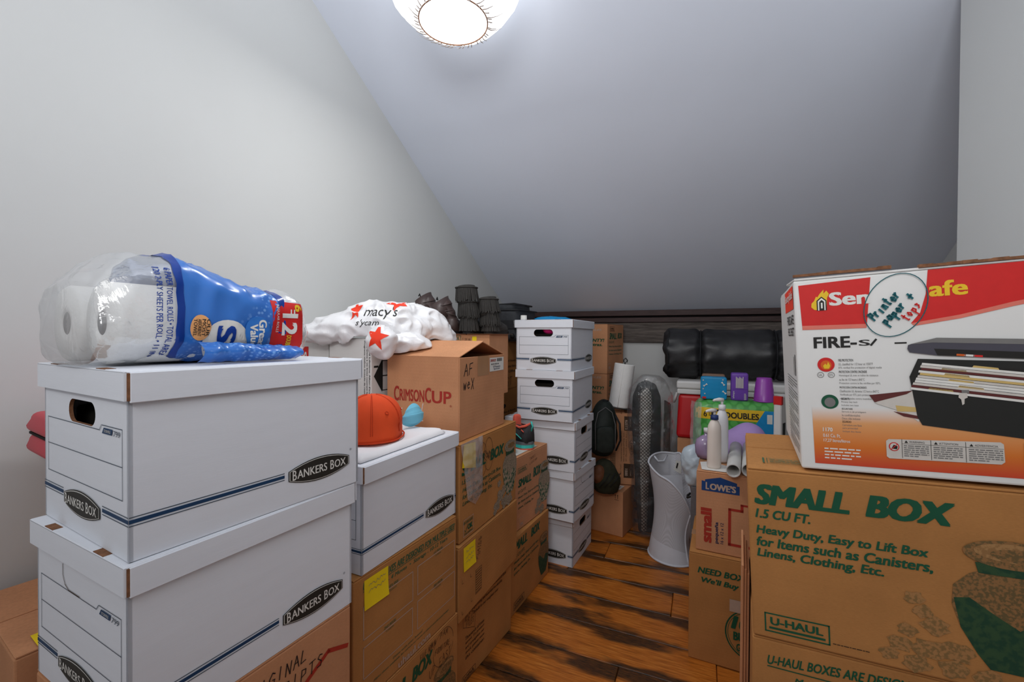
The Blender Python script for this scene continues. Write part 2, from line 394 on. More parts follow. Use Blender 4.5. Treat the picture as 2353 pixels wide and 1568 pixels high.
slab('wall_back', [(XL, YB, -.05), (XR, YB, -.05), (XR, YB, ZB-.005), (XL, YB, ZB-.005)], (0, .1, 0), M['wall'])
slab('ceiling', [(XL-.1, Y0, zc(Y0)), (XR+.1, Y0, zc(Y0)), (XR+.1, YB, ZB), (XL-.1, YB, ZB)], (0, .05, .09), M['ceil'])
JX, JY = .717, 1.77
slab('wall_right', [(JX, Y0, -.05), (JX, JY, -.05), (JX, JY, zc(JY)), (JX, Y0, zc(Y0))], (.1, 0, 0), M['wall'])
slab('wall_alcove', [(XR, JY-.1, -.05), (XR, YB, -.05), (XR, YB, ZB), (XR, JY-.1, zc(JY-.1))], (.1, 0, 0), M['wall'])
slab('wall_return', [(JX+.1, JY, -.05), (XR, JY, -.05), (XR, JY, zc(JY)), (JX+.1, JY, zc(JY))], (0, -.1, 0), M['wall'])
# skirting and beam along the back wall
def rbox(name, x0, y0, z0, x1, y1, z1, m, parent=None, bev=.002):
    mt = Matrix(((CA, SA, 0, 0), (-SA, CA, 0, 0), (0, 0, 1, 0), (0, 0, 0, 1)))
    o = box(name, (x0, y0, z0, x1, y1, z1), m, parent, bev); o.matrix_local = mt; return o
tr = empty('trim_1', (0, 0, 0)); tag(tr, kind='structure')
rbox('cap_board', XL, YB-.05, 1.352, XR, YB+.0, 1.392, M['trimdark'], tr)
rbox('shadow_slot', XL, YB-.02, 1.338, XR, YB+.0, 1.353, M['slot'], tr, 0)
rbox('ledge_board', XL, YB-.045, 1.305, XR, YB+.0, 1.339, M['trimdark'], tr)
rbox('weathered_plank', XL, YB-.03, 1.160, XR, YB+.0, 1.304, M['plank_grey'], tr)
for o in (tr,): o['kind'] = 'structure'

# plank floor: every board its own piece, laid along the back wall
fl = slab('floor', [(XL, Y0, -.03), (XR, Y0, -.03), (XR, YB, -.03), (XL, YB, -.03)], (0, 0, -.05), M['slot'])
t = NT('scorched_oak_boards'); t.b.inputs['Roughness'].default_value = .38; t.b.inputs['Specular IOR Level'].default_value = .35
oi = t.add('ShaderNodeObjectInfo'); tc = t.add('ShaderNodeTexCoord')
cb = t.add('ShaderNodeCombineXYZ'); ml = t.add('ShaderNodeMath', operation='MULTIPLY'); ml.inputs[1].default_value = 40
t.l.new(oi.outputs['Random'], ml.inputs[0]); t.l.new(ml.outputs[0], cb.inputs[0]); t.l.new(ml.outputs[0], cb.inputs[1])
ad = t.add('ShaderNodeVectorMath', operation='ADD'); t.l.new(tc.outputs['Object'], ad.inputs[0]); t.l.new(cb.outputs[0], ad.inputs[1])
def mapd(sc):
    mp = t.add('ShaderNodeMapping'); mp.inputs['Scale'].default_value = sc; t.l.new(ad.outputs[0], mp.inputs[0]); return mp.outputs[0]
grain = t.noise(9, 8, mapd((1.2, 14, 1)), .6)
base = t.ramp(grain.outputs[0], [(.25, srgb(132, 70, 20)), (.5, srgb(190, 108, 36)), (.75, srgb(216, 142, 62))])
sep = t.add('ShaderNodeSeparateXYZ'); t.l.new(tc.outputs['Object'], sep.inputs[0])
ab = t.add('ShaderNodeMath', operation='ABSOLUTE'); t.l.new(sep.outputs[1], ab.inputs[0])
st = t.noise(1.8, 4, mapd((1, 3.0, 1)), .55)
sm = t.add('ShaderNodeMath', operation='MULTIPLY_ADD'); t.l.new(st.outputs[0], sm.inputs[0]); sm.inputs[1].default_value = .34; sm.inputs[2].default_value = -.122
df = t.add('ShaderNodeMath', operation='SUBTRACT'); t.l.new(ab.outputs[0], df.inputs[0]); t.l.new(sm.outputs[0], df.inputs[1])
mask = t.ramp(df.outputs[0], [(0, (0, 0, 0, 1)), (.030, (1, 1, 1, 1))])
fine = t.noise(30, 6, mapd((1, 10, 1)), .7)
mk2 = t.add('ShaderNodeMath', operation='MULTIPLY'); t.l.new(mask, mk2.inputs[0]); t.l.new(t.ramp(fine.outputs[0], [(.2, (.55, .55, .55, 1)), (.6, (1, 1, 1, 1))]), mk2.inputs[1])
mx = t.add('ShaderNodeMixRGB'); t.l.new(mk2.outputs[0], mx.inputs[0]); t.l.new(base, mx.inputs[1]); mx.inputs[2].default_value = srgb(44, 32, 20)
t.l.new(mx.outputs[0], t.b.inputs['Base Color']); t.bump(grain.outputs[0], .25, .002)
M['oak'] = t.m
PW = .19; k = 0; rr = random.Random(3)
y = 1.60 - PW*12.0
while y < YB-.01:
    x = XL
    first = rr.uniform(.5, 1.7); cuts = [XL, XL+first]
    while cuts[-1] < XR-.3: cuts.append(min(cuts[-1] + rr.uniform(1.3, 1.9), XR))
    cuts[-1] = XR
    ya, yb = max(y, Y0), min(y+PW, YB)
    if yb - ya > .02:
        for c0, c1 in zip(cuts, cuts[1:]):
            L, w = c1-c0-.002, yb-ya-.003
            o = box('floorboard', (-L/2, -w/2, -.0299, L/2, w/2, 0), M['oak'], None, .0025)
            c = rm((c0+c1)/2, (ya+yb)/2, rr.uniform(-.0012, 0)); o.location = c; o.rotation_euler = (0, 0, -R(23.43)); o.parent = fl
    y += PW
# ------------------------------------------------------------ storage boxes with lids
HB = .258
def logo(pr, u0, u1, v0, v1, edge, lift=2):
    def arch(m, k=.30):
        a, b, c, d = u0+m, u1-m, v0+m, v1-m; h = d-c; s = h*k; n = 10; up = []; dn = []
        for i in range(n+1):
            t = i/n; x = a+(b-a)*t; y = d - s*(2*t-1)**2; up.append((x, y)); dn.append((x, c + s*(2*t-1)**2))
        return dn + up[::-1]
    pr.poly(arch(0), 'ink_logo', lift); pr.poly(arch(.0018), 'ink_white', lift+1); pr.poly(arch(.0030), 'ink_logo', lift+2)
    h = v1-v0; w = u1-u0
    pr.txt('B', u0+.055*w, v0+.30*h, u0+.115*w, v0+.70*h, 'ink_white', .03, 0, lift+3)
    pr.txt('ANKERS', u0+.125*w, v0+.32*h, u0+.60*w, v0+.66*h, 'ink_white', .03, 0, lift+3)
    pr.txt('B', u0+.655*w, v0+.30*h, u0+.72*w, v0+.70*h, 'ink_white', .03, 0, lift+3)
    pr.txt('OX', u0+.73*w, v0+.32*h, u0+.93*w, v0+.66*h, 'ink_white', .03, 0, lift+3)
def bankers(x, y, z, th, a, b, h, end, label, group='lidded white storage boxes', lid_lines=None, bothends=True, lid_dx=0, lid_dr=0, holefill=None, pushed=False):
    root = empty('storage_box', (x, y, z), th, label, 'box', group)
    h -= .0012; H = h - .003; T = .005
    ends = ('left', 'right') if end == 'left' else ('front', 'back')
    bm = bmesh.new()
    def plate(org, u, v, w, hh, hole):
        org, u, v = Vector(org), Vector(u), Vector(v); n = u.cross(v)
        outer = [(0, 0), (w, 0), (w, hh), (0, hh)]; holes = []
        if hole:
            c, r = w/2, .018; hl = .034
            holes = [[(c + (hl if math.cos(t) > 0 else -hl) + r*math.cos(t), .189 + r*math.sin(t)) for t in [2*math.pi*(k+.5)/24 for k in range(24)]]]
        pts, fs = fill2d(outer, holes)
        F = [bm.verts.new(org + u*p[0] + v*p[1]) for p in pts]; B = [bm.verts.new(org + u*p[0] + v*p[1] - n*T) for p in pts]
        for f in fs: bm.faces.new([F[i] for i in f]); bm.faces.new([B[i] for i in reversed(f)])
        es = {}
        for f in fs:
            for i in range(3):
                e = (f[i], f[(i+1) % 3]); es[tuple(sorted(e))] = es.get(tuple(sorted(e)), 0)+1
        for (i, j), c in es.items():
            if c == 1: bm.faces.new([F[i], F[j], B[j], B[i]]).material_index = 1 if (i >= 4 and j >= 4) else 0
    hl = (end == 'left') and not pushed; hf = (end == 'front') and not pushed
    plate((0, 0, 0), (1, 0, 0), (0, 0, 1), a, H, hf); plate((a, b, 0), (-1, 0, 0), (0, 0, 1), a, H, hf)
    plate((0, b, 0), (0, -1, 0), (0, 0, 1), b, H, hl); plate((a, 0, 0), (0, 1, 0), (0, 0, 1), b, H, hl)
    boxbm(bm, T, T, .001, a-T, b-T, T, mi=1)
    body = frombm('body', bm, [M['white'], M['raw']], root)
    # files inside, seen through the handle hole
    if end: box('contents', (.03, .03, .008, a-.03, b-.03, .185), M['filling'], root, .004)
    # lid: top panel and four skirt panels
    m = .007; bm = bmesh.new(); sk = .040
    
    bm2 = bmesh.new()
    bx = lambda *d, **k: boxbm(bm2, *d, **k)
    bx(-m, -m, h-.004, a+m, b+m, h, bev=.0015)
    fl = .0025
    if end == 'left':   # long skirts lap outside, end skirts tucked between, raw edge at the corner
        bx(-m+.006, -m-fl, h-sk-.003, a+m-.006, -m+.001, h-.002, bev=.001); bx(-m+.006, b+m-.001, h-sk, a+m-.006, b+m+fl, h-.002, bev=.001)
        bx(-m, -m, h-sk, -m+.003, b+m, h-.001); bx(a+m-.003, -m, h-sk, a+m, b+m, h-.001)
        cr = [(-m+.003, -m-.0018, h-sk, -m+.0065, -m+.002, h-.003)]
    else:
        bx(-m-fl, -m+.006, h-sk-.003, -m+.001, b+m-.006, h-.002, bev=.001); bx(a+m-.001, -m+.006, h-sk, a+m+fl, b+m-.006, h-.002, bev=.001)
        bx(-m, -m, h-sk, a+m, -m+.003, h-.001); bx(-m, b+m-.003, h-sk, a+m, b+m, h-.001)
        cr = [(-m-.0018, -m+.003, h-sk, -m+.002, -m+.0065, h-.003)]
    n0 = len(bm2.faces)
    for c in cr: boxbm(bm2, *c, mi=1)
    # flap slots near the short ends show bare board
    if end == 'left':
        for uu in (-m+.001, a+m-.013):
            for vv in (.055, b-.085): boxbm(bm2, uu, vv, h-.001, uu+.012, vv+.032, h+.0006, mi=1)
    else:
        for vv in (-m+.001, b+m-.013):
            for uu in (.055, a-.085): boxbm(bm2, uu, vv, h-.001, uu+.032, vv+.012, h+.0006, mi=1)
    lo = frombm('lid', bm2, [M['white'], M['raw']], root); bm.free()
    # prints
    fL, fE = ('front', 'left') if end == 'left' else ('left', 'front')
    wL, wE = (a, b) if end == 'left' else (b, a)
    def stripes(pr, u0, u1):
        pr.rect(u0, .0518, u1, .0572, 'ink_blue'); pr.rect(u0, .0597, u1, .0610, 'ink_line'); pr.rect(u0, .0480, u1, .0493, 'ink_line')
    def longside(pr, w):
        if end == 'left' and z < .7 and x > -.4: stripes(pr, 0, w-.168); logo(pr, w-.160, w-.014, .030, .0745, 0); stripes(pr, w-.007, w)
        elif end == 'left': stripes(pr, 0, w-.164); logo(pr, w-.157, w-.024, .030, .0745, 0); pr.txt('®', w-.022, .070, w-.0175, .0745, 'ink_line')
        else: stripes(pr, w-.028, w); logo(pr, w-.175, w-.036, .030, .0745, 0); stripes(pr, 0, w-.182)
        pr.done()
    def endside(pr, w):
        c = w/2; stripes(pr, 0, c-.076); stripes(pr, c+.076, w); logo(pr, c-.070, c+.070, .028, .068, 0)
        q = .0011; L0, R0 = .017, w-.017
        pr.rect(L0, .080, R0, .080+q, 'ink_line'); pr.rect(L0, .080, L0+q, .170, 'ink_line'); pr.rect(R0-q, .080, R0, .178, 'ink_line')
        pr.rect(L0, .169, R0-.076, .169+q, 'ink_line'); pr.line([(R0-.076, .1695), (R0-.068, .178)], q, 'ink_line'); pr.rect(R0-.068, .177, R0, .177+q, 'ink_line')
        pr.rect(L0, .1255, R0, .1255+q, 'ink_line')
        pr.poly([(R0-.066, .166), (R0-.033, .166), (R0-.030, .1745), (R0-.060, .1745)], 'ink_blue', 1)
        pr.txt('STOR/FILE', R0-.058, .1682, R0-.036, .1722, 'ink_white', .02, 0, 2)
        pr.txt('799', R0-.028, .1655, R0-.006, .1735, 'ink_line', .01, .2, 1)
        if pushed: pr.line([(w/2-.052+xx, yy) for xx, yy in [(.0, .207), (.0, .190), (.008, .177), (.022, .171), (.06, .171)]], .0016, 'ink_darkink', 1)
        pr.done()
    longside(face(root, fL, a, b, h), wL); endside(face(root, fE, a, b, h), wE)
    return root
M['filling'] = mat('dark_folders', (30, 26, 20), .9, .3, 20)
BX = dict(
 A=(-.513, .582, .892, 1.058, .385, .322, .26), B=(-.513, .580, .634, 1.090, .380, .315, HB), C=(-.345, 1.003, .642, 1.139, .405, .315, .257),
 S5=(.320, 2.244, 0, 1.097, .325, .40, .256), S4=(.317, 2.190, .256, 1.055, .305, .40, .259), S3=(.319, 2.177, .515, 1.115, .305, .385, .256),
 S2=(.304, 2.157, .771, 1.150, .395, .302, .257), S1=(.296, 2.159, 1.028, 1.130, .400, .302, .258))
bankers(*BX['A'], 'left', 'large white lidded file box under the paper towel pack, open handle hole', 'front_left')
bankers(*BX['B'], 'left', 'white lidded file box beneath the one with the towel pack, handle slot still closed', 'front_left', pushed=True)
bankers(*BX['C'], 'left', 'white lidded file box with folded white shirt and orange cap on its lid', 'front_left')
g = 'stack of five white file boxes by the floor aisle'
bankers(*BX['S1'], 'left', 'topmost white file box of the five-high stack, pink item behind its handle hole', g)
bankers(*BX['S2'], 'left', 'second white file box from the top of the five-high stack', g)
bankers(*BX['S3'], 'front', 'middle white file box of the five-high stack, turned sideways behind the sneakers', g)
bankers(*BX['S4'], 'front', 'second white file box from the floor in the five-high stack', g, pushed=True)
bankers(*BX['S5'], 'front', 'lowest white file box of the five-high stack, standing on the floor', g)

# ------------------------------------------------------------ cardboard cartons
def carton(x, y, z, th, a, b, h, label, m='kraft', group='brown cardboard moving boxes', tilt=0, top='closed', tape=True, name='cardboard_box', gap=.003, lift=(0, 0), shear_top=0, cat='box', z1=None):
    root = empty(name, (x, y, z), 0, label, cat, group)
    root.matrix_world = Matrix.Translation((x, y, z)) @ Matrix.Rotation(th, 4, 'Z') @ Matrix.Rotation(-tilt, 4, 'Y')
    mm = M[m]; t = .004; h -= .0012; bm = bmesh.new()
    if top == 'closed': vs = boxbm(bm, 0, 0, 0, a, b, h-t, bev=.0035, seg=2)
    else:
        boxbm(bm, 0, 0, 0, a, t, h, bev=.001); boxbm(bm, 0, b-t, 0, a, b, h, bev=.001); boxbm(bm, 0, t, 0, t, b-t, h); boxbm(bm, a-t, t, 0, a, b-t, h); boxbm(bm, t, t, 0, a-t, b-t, t)
    if shear_top:
        for v in bm.verts:
            if v.co.z > h*.5: v.co.z += shear_top*v.co.x
    frombm('carton_body', bm, mm, root)
    if top == 'closed':
        for s in (0, 1):
            bm = bmesh.new(); w = b/2-gap
            boxbm(bm, .0015, 0, -t, a-.0015, w, 0, bev=.001)
            mt = Matrix.Translation((0, 0, h)) @ Matrix.Rotation(lift[0], 4, 'X') if s == 0 else Matrix.Translation((a, b, h)) @ Matrix.Rotation(math.pi, 4, 'Z') @ Matrix.Rotation(lift[1], 4, 'X')
            bmesh.ops.transform(bm, matrix=mt, verts=bm.verts)
            if shear_top:
                for v in bm.verts: v.co.z += shear_top*v.co.x
            frombm('top_flap', bm, mm, root)
        if tape and not shear_top:
            bm = bmesh.new(); boxbm(bm, -.0007, b/2-.024, h-.001, a+.0007, b/2+.024, h+.0006)
            boxbm(bm, -.0009, b/2-.024, h-.055, 0.0001, b/2+.024, h+.0005); boxbm(bm, a-.0001, b/2-.024, h-.055, a+.0009, b/2+.024, h+.0005)
            if max(lift) > 0: bm.free()
            else: frombm('tape_strip', bm, M['tape'], root)
    return root
def note(root, org, u, v, u0, v0, u1, v1, seed=1, curl=.004, rows=3, name='sticky_note'):
    org, u, v = Vector(org), Vector(u), Vector(v); n = u.cross(v).normalized(); N = 5; vs = []
    for j in range(N+1):
        for i in range(N+1):
            s, t = i/N, j/N; vs.append(org + u*(u0+(u1-u0)*s) + v*(v0+(v1-v0)*t) + n*(.0012 + curl*((1-t)**3)*(.4+s*.6)))
    fs = [(j*(N+1)+i, j*(N+1)+i+1, (j+1)*(N+1)+i+1, (j+1)*(N+1)+i) for j in range(N) for i in range(N)]
    nt = mesh(name, vs, fs, M['note'], root, True, label='yellow paper note with handwriting')
    pr = Print(nt, org, u, v, 'handwriting', .0022)
    rr = random.Random(seed); w = u1-u0; h = v1-v0
    for r in range(rows):
        yy = v0+h*(.80-.22*r); xx = u0+w*.15; pts = []
        while xx < u0+w*.85: pts.append((xx, yy+rr.uniform(-.06, .06)*h)); xx += w*.05
        pr.line(pts, .0011, 'ink_grey', 6, 'handwriting')
    pr.done(); return nt
M['note'] = mat('yellow_note_paper', (246, 214, 30), .7, .03, 20)
UH = 'green-printed moving cartons'
def vase(pr, u, v, s, pale=False, sx=1.0):
    """printed picture of a lidless ginger jar; u,v = centre of its foot, s = height"""
    E = lambda cx, cy, rx, ry, n=28: [(u+sx*(cx+rx*math.cos(2*math.pi*k/n))*s, v+(cy+ry*math.sin(2*math.pi*k/n))*s) for k in range(n)]
    P_ = lambda pts: [(u+sx*x*s, v+y*s) for x, y in pts]
    body = [(-.13, 0), (.13, 0), (.19, .10), (.27, .28), (.31, .45), (.30, .60), (.22, .70), (.16, .74), (-.16, .74), (-.22, .70), (-.30, .60), (-.31, .45), (-.27, .28), (-.19, .10)]
    pr.poly(P_(body), 'vase_pale' if pale else 'vase_mid', 1, name='printed_picture')
    pr.poly(P_([(-.13, 0), (.13, 0), (.19, .10), (.27, .28), (.29, .36), (.12, .43), (.02, .33), (-.10, .42), (-.22, .52), (-.30, .50), (-.27, .28), (-.19, .10)]), 'vase_dark' if not pale else 'vase_pattern', 2, name='printed_picture')
    pr.poly(P_([(-.17, .72), (.17, .72), (.185, .80), (-.185, .80)]), 'vase_dark', 3, name='printed_picture')
    pr.poly(E(0, .88, .245, .105), 'vase_pale' if pale else 'vase_mid', 4, name='printed_picture')
    pr.poly(E(.01, .895, .20, .07), 'vase_pale' if pale else 'vase_rim', 5, name='printed_picture')
    pr.poly(E(.04, .880, .15, .048), 'vase_mid', 6, name='printed_picture')
def flowers(pr, pts, pale, s):
    rr = random.Random(5)
    for (x, y, r) in pts:
        n = 14; pr.poly([(x+r*(1+.22*math.sin(5*t+x*90))*math.cos(t), y+r*.8*(1+.22*math.cos(4*t+y*70))*math.sin(t)) for t in [2*math.pi*k/n for k in range(n)]], 'vase_pale' if pale else 'vase_flower', rr.uniform(.5, 1.5), name='printed_picture')
def badge(pr, u0, v0, u1, v1, ink='ink_green', text='U-HAUL', bar=True):
    w, h = u1-u0, v1-v0; q = h*.07
    pr.frame(u0, v0, u1, v1, q, ink); pr.txt(text, u0+.09*w, v0+.40*h, u0+.90*w, v0+.80*h, ink, .05)
    if bar: pr.rect(u0+.07*w, v0+.18*h, u1-.07*w, v0+.29*h, ink, 1)
IT = .22

# far-left column: manuscripts carton under the two file boxes
c = carton(-.513, .580, .319, 1.090, .378, .325, .315, 'plain brown carton marked with handwriting and a red line, below two white file boxes', 'kraft', group=UH)
pr = face(c, 'front', .378, .325, .315)
pr.hand('ORIGINAL', .150, .263, .275, .285, .0019, 'ink_marker', 0)
pr.hand('MANUSCRIPTS', .118, .224, .312, .247, .0019, 'ink_marker', .035)
pr.line([(.3684, .231), (.3215, .249), (.255, .212), (.10, .205)], .0085, 'ink_red', 0, 'printed_lettering'); pr.rect(.098, .02, .1065, .209, 'ink_red', 0)
pr.done()
carton(-.513, .583, 0, 1.09, .372, .32, .319, 'brown carton on the floor at the foot of the manuscripts column', group=UH)

# carton with reuse panels, below the shirt and cap box
c = carton(-.358, .983, .334, 1.100, .414, .318, .307, 'brown carton printed with four white outlined panels, yellow note at its upper left', 'kraft_b', group=UH)
pr = face(c, 'front', .423, .32, .307)
pr.txt('U-HAUL BOXES ARE DESIGNED FOR MULTIPLE USES!', .030, .2695, .404, .2870, 'ink_greenpale', .035, IT)
pr.rect(.030, .2655, .404, .2672, 'ink_greenpale', 1)
pr.txt('Moving - 4 Moves  •  Storage - 10-12 Years', .055, .2475, .366, .2610, 'ink_greenpale', .03, IT)
for (u0, v0, u1, v1) in ((.226, .1545, .404, .235), (.2255, .060, .404, .1385), (.0305, .151, .208, .231), (.0305, .058, .207, .134)):
    pr.frame(u0, v0, u1, v1, .0024, 'ink_pale')
for (uc, v, s) in ((.32, .2375, '1ST REUSE'), (.32, .1415, '3RD REUSE'), (.13, .2335, 'REUSE'), (.12, .1375, '2ND REUSE')):
    pr.txt(s, uc-.022, v-.0015, uc+.022, v+.0050, 'ink_greenpale', .02, IT); pr.txt('Contents', uc-.014, v-.0115, uc+.014, v-.0065, 'ink_greenpale', .0, IT)
pr.txt('Done with your boxes?', .13, .0405, .25, .0480, 'ink_greenpale', .01, IT)
pr.txt('Make them available for others to reuse at uhaul.com/boxexchange', .064, .0300, .373, .0370, 'ink_greenpale', .01, IT)
pr.txt('uhaul.com', .150, .0045, .2835, .0240, 'ink_pale', .04)
pr.done(); note(c, (0, 0, 0), (1, 0, 0), (0, 0, 1), .033, .2205, .112, .291, 3, rows=2)
# below it
c = carton(-.356, .985, 0, 1.097, .418, .32, .334, 'brown carton on the floor with green jar picture and scribbled circle, below the panel-printed one', 'kraft_b', group=UH)
pr = face(c, 'front', .418, .32, .334)
pr.txt('SMALL', .02, .262, .185, .302, 'ink_green', .06, IT); pr.txt('BOX', .200, .262, .290, .301, 'ink_green', .06, IT)
vase(pr, .345, .03, .20, False); pr.txt('1.5 CU FT.', .02, .235, .10, .250, 'ink_green', .04, IT)
pr.hand('FILE ADMIN', .235, .300, .305, .316, .0013, 'ink_darkink', .05); pr.hand('FURNITURE', .300, .272, .375, .288, .0013, 'ink_darkink', -.12); pr.hand('PAM', .325, .306, .365, .322, .0013, 'ink_darkink', -.1)
pr.line([(.34+.05*math.cos(t), .275+.052*math.sin(t)) for t in [k*math.pi/12 for k in range(24)]], .0012, 'ink_darkink', 6, 'handwriting')
pr.hand('UP EAST', .275, .22, .385, .245, .0013, 'ink_darkink', .1); pr.done()

# middle column
c = carton(-.166, 1.394, .5272, 1.145, .448, .32, .323, 'brown carton with plastic pouch taped to its side and a green jar picture', 'kraft_b', group=UH, lift=(0, 0))
pr = face(c, 'front', .448, .32, .323)
pr.txt('SMALL', .012, .216, .178, .257, 'ink_green', .06, IT); pr.txt('BOX', .214, .216, .330, .257, 'ink_green', .06, IT)
pr.txt('1.5 CU FT.', .014, .188, .10, .202, 'ink_green', .04, IT)
pr.txt('Heavy Duty, Easy-to-Lift Box', .018, .158, .302, .176, 'ink_green', .03, IT); pr.txt('for Items such as Canisters,', .018, .136, .302, .154, 'ink_green', .03, IT); pr.txt('Linens, Clothing, Etc.', .018, .113, .232, .131, 'ink_green', .03, IT)
vase(pr, .386, .045, .215, True)
flowers(pr, [(.30, .06, .028), (.27, .03, .026), (.34, .025, .03), (.33, .075, .02), (.38, .02, .028), (.29, .11, .016), (.255, .012, .014)], True, 1)
pr.frame(.024, .012, .092, .068, .0018, 'ink_pale'); pr.txt('U-HAUL BOXES', .036, .052, .086, .062, 'ink_green', .03); pr.txt('OK', .052, .028, .084, .046, 'ink_green', .06); pr.line([(.032, .034), (.039, .026), (.052, .048)], .002, 'ink_green'); pr.txt('FOR SHIPPING', .03, .016, .086, .023, 'ink_green', .02); pr.txt('8', .027, .052, .033, .062, 'ink_green', .03)
pr.line([(.200+.034*math.cos(t), .243+.062*math.sin(t)*(1 if t < 3 else .9)) for t in [k*math.pi/14 for k in range(29)]], .0015, 'ink_darkink', 4, 'handwriting')
pr.line([(.150+.036*math.cos(t), .238+.060*math.sin(t)) for t in [k*math.pi/14 for k in range(29)]], .0013, 'ink_darkink', 4, 'handwriting')
pr.hand('JOB', .150, .225, .178, .262, .0016, 'ink_darkink', .9); pr.hand('FEB', .183, .225, .212, .262, .0016, 'ink_darkink', .9); pr.hand('MOM', .208, .222, .235, .25, .0012, 'ink_darkink', .9)
pr.done()
# plastic pouch with folded yellow paper
bm = bmesh.new(); gx, gy = 22, 30; vs = []
for j in range(gy+1):
    for i in range(gx+1):
        s, t_ = i/gx, j/gy; u = .000+.150*s - .012*(1-t_)*(1-s) + .03*(1-t_)*(1-s)*2; v = .128 + .196*t_ - .03*(1-abs(2*s-1))*(1-t_)
        e = min(s, 1-s, t_, 1-t_)*6; vs.append((u, -.003 - .009*min(1, e) - .006*abs(nz((u, v, 0), 26))-.004*nz((u, v, 3), 60)*min(1, e), v))
mesh('document_pouch', vs, [(j*(gx+1)+i, j*(gx+1)+i+1, (j+1)*(gx+1)+i+1, (j+1)*(gx+1)+i) for j in range(gy) for i in range(gx)], M['film_fog'], c, True, label='clear crinkled plastic pouch')
mesh('folded_note', [(.010, -.0035, .245), (.098, -.005, .224), (.098, -.004, .312), (.022, -.0035, .318)], [(0, 1, 2, 3)], M['note'], c, label='folded yellow paper inside the pouch')
c = carton(-.165, 1.375, .280, 1.147, .462, .32, .246, 'brown carton with yellow note, barcode and handwriting, in the middle of its column', 'kraft_b', group=UH)
pr = face(c, 'front', .462, .32, .246)
for k in range(9): pr.rect(.1125, .042+k*.0086, .1505, .0445+k*.0086, 'ink_darkink')
pr.frame(.110, .038, .153, .121, .0015, 'ink_darkink'); pr.hand('PLATES', .126, .155, .196, .168, .0012, 'ink_darkink', 1.35); pr.hand('OTHER', .142, .165, .205, .178, .0012, 'ink_darkink', 1.35)
for a_, b_ in ((.02, .12), (.075, .115), (.08, .03), (.02, .02)): pr.line([(a_, b_+.012), (a_, b_), (a_+.01, b_)], .0012, 'ink_darkink')
pr.done(); note(c, (0, 0, 0), (1, 0, 0), (0, 0, 1), .028, .154, .1055, .232, 8, rows=3)
c = carton(-.212, 1.392, 0, 1.060, .440, .32, .280, 'brown carton with dense dark print standing on the floor at the aisle corner', 'kraft_b', group=UH)
pr = face(c, 'front', .44, .32, .28)
for k, s in enumerate(('We used thousands of discarded boxes to show', 'weight testing, and found dust free durability', 'is built to our toughest ever')): pr.txt(s, .14 + .012*k, .250-k*.020, .395-.03*k, .264-k*.020, 'ink_darkink', .02, IT)
for k, s in enumerate(('Thousands of trees', 'saved. To protect', 'and strengthen our', 'stock, please reuse', 'this container.')): pr.txt(s, .115, .148-k*.017, .235, .160-k*.017, 'ink_darkink', .02, IT)
pr.hand('REG 14', .11, .215, .17, .24, .0014, 'ink_darkink', -.2); pr.hand('FILES', .12, .19, .165, .21, .0014, 'ink_darkink', -.1)
pr.line([(.10, .255), (.175, .22), (.17, .165), (.10, .20), (.10, .255)], .0012, 'ink_darkink', 4, 'handwriting')
badge(pr, .097, .003, .178, .029, 'ink_darkink'); pr.done()

# coffee carton with tented flaps
X, Y, Z_, TH_, a, b, h = -.171, 1.430, .8505, 1.146, .340, .300, .278
c = carton(X, Y, Z_, TH_, a, b, h, 'open-topped brown coffee carton with red lettering and tented flaps', 'kraft', top='open', group=UH)
rise = .052; L = math.hypot(a/2, rise); an = math.atan2(rise, a/2); t4 = .004
for s in (0, 1):
    bm = bmesh.new(); boxbm(bm, 0, .002, 0, L, b-.002, t4, bev=.001)
    mt = Matrix.Translation((0, 0, h-.002)) @ Matrix.Rotation(-an, 4, 'Y') if s == 0 else Matrix.Translation((a, b, h-.002)) @ Matrix.Rotation(math.pi, 4, 'Z') @ Matrix.Rotation(-an*.93, 4, 'Y')
    bmesh.ops.transform(bm, matrix=mt, verts=bm.verts); frombm('top_flap', bm, M['kraft'], c)
for s in (0, 1):
    bm = bmesh.new(); boxbm(bm, .004, 0, -t4, a-.004, .13, 0, bev=.001)
    mt = Matrix.Translation((0, .004, h-.004)) @ Matrix.Rotation(-.12, 4, 'X') if s == 0 else Matrix.Translation((a, b-.004, h-.004)) @ Matrix.Rotation(math.pi, 4, 'Z') @ Matrix.Rotation(-.12, 4, 'X')
    bmesh.ops.transform(bm, matrix=mt, verts=bm.verts); frombm('inner_flap', bm, M['kraft'], c)
pr = face(c, 'left', a, b, h)
for ch, u0, u1, big in (('C', .031, .053, 1), ('RIMSON', .0555, .160, 0), ('C', .163, .188, 1), ('UP', .191, .2687, 0)):
    pr.txt(ch, u0, .1215 if not big else .120, u1, .163 if not big else .1725, 'ink_crimson', .035)
pr.txt('®', .262, .112, .270, .119, 'ink_crimson'); pr.done()
pr = face(c, 'front', a, b, h)
pr.hand('AF', .026, .214, .094, .254, .0030, 'ink_marker'); pr.hand('wex', .022, .168, .100, .206, .0030, 'ink_marker')
pr.rect(.121, .2065, .205, .277, 'tape', 0, 'tape_strip')
pr.rect(.212, .216, .331, .2675, 'ink_white', 2, 'shipping_label'); pr.txt('CRIMSONCUP', .216, .252, .262, .262, 'ink_crimson', .04, 0, 3)
rr = random.Random(2); x = .272
while x < .315: w = rr.uniform(.0008, .0028); pr.rect(x, .252, x+w, .264, 'ink_black', 3, 'shipping_label'); x += w+.0014
pr.greek(.222, .238, .325, .249, 1, 'ink_grey', .45, 4, 4); pr.txt('V29 Roasterie', .238, .229, .300, .237, 'ink_navy', .03, 0, 3); pr.txt('Spumoni', .244, .220, .296, .228, 'ink_blue', .03, 0, 3); pr.done()

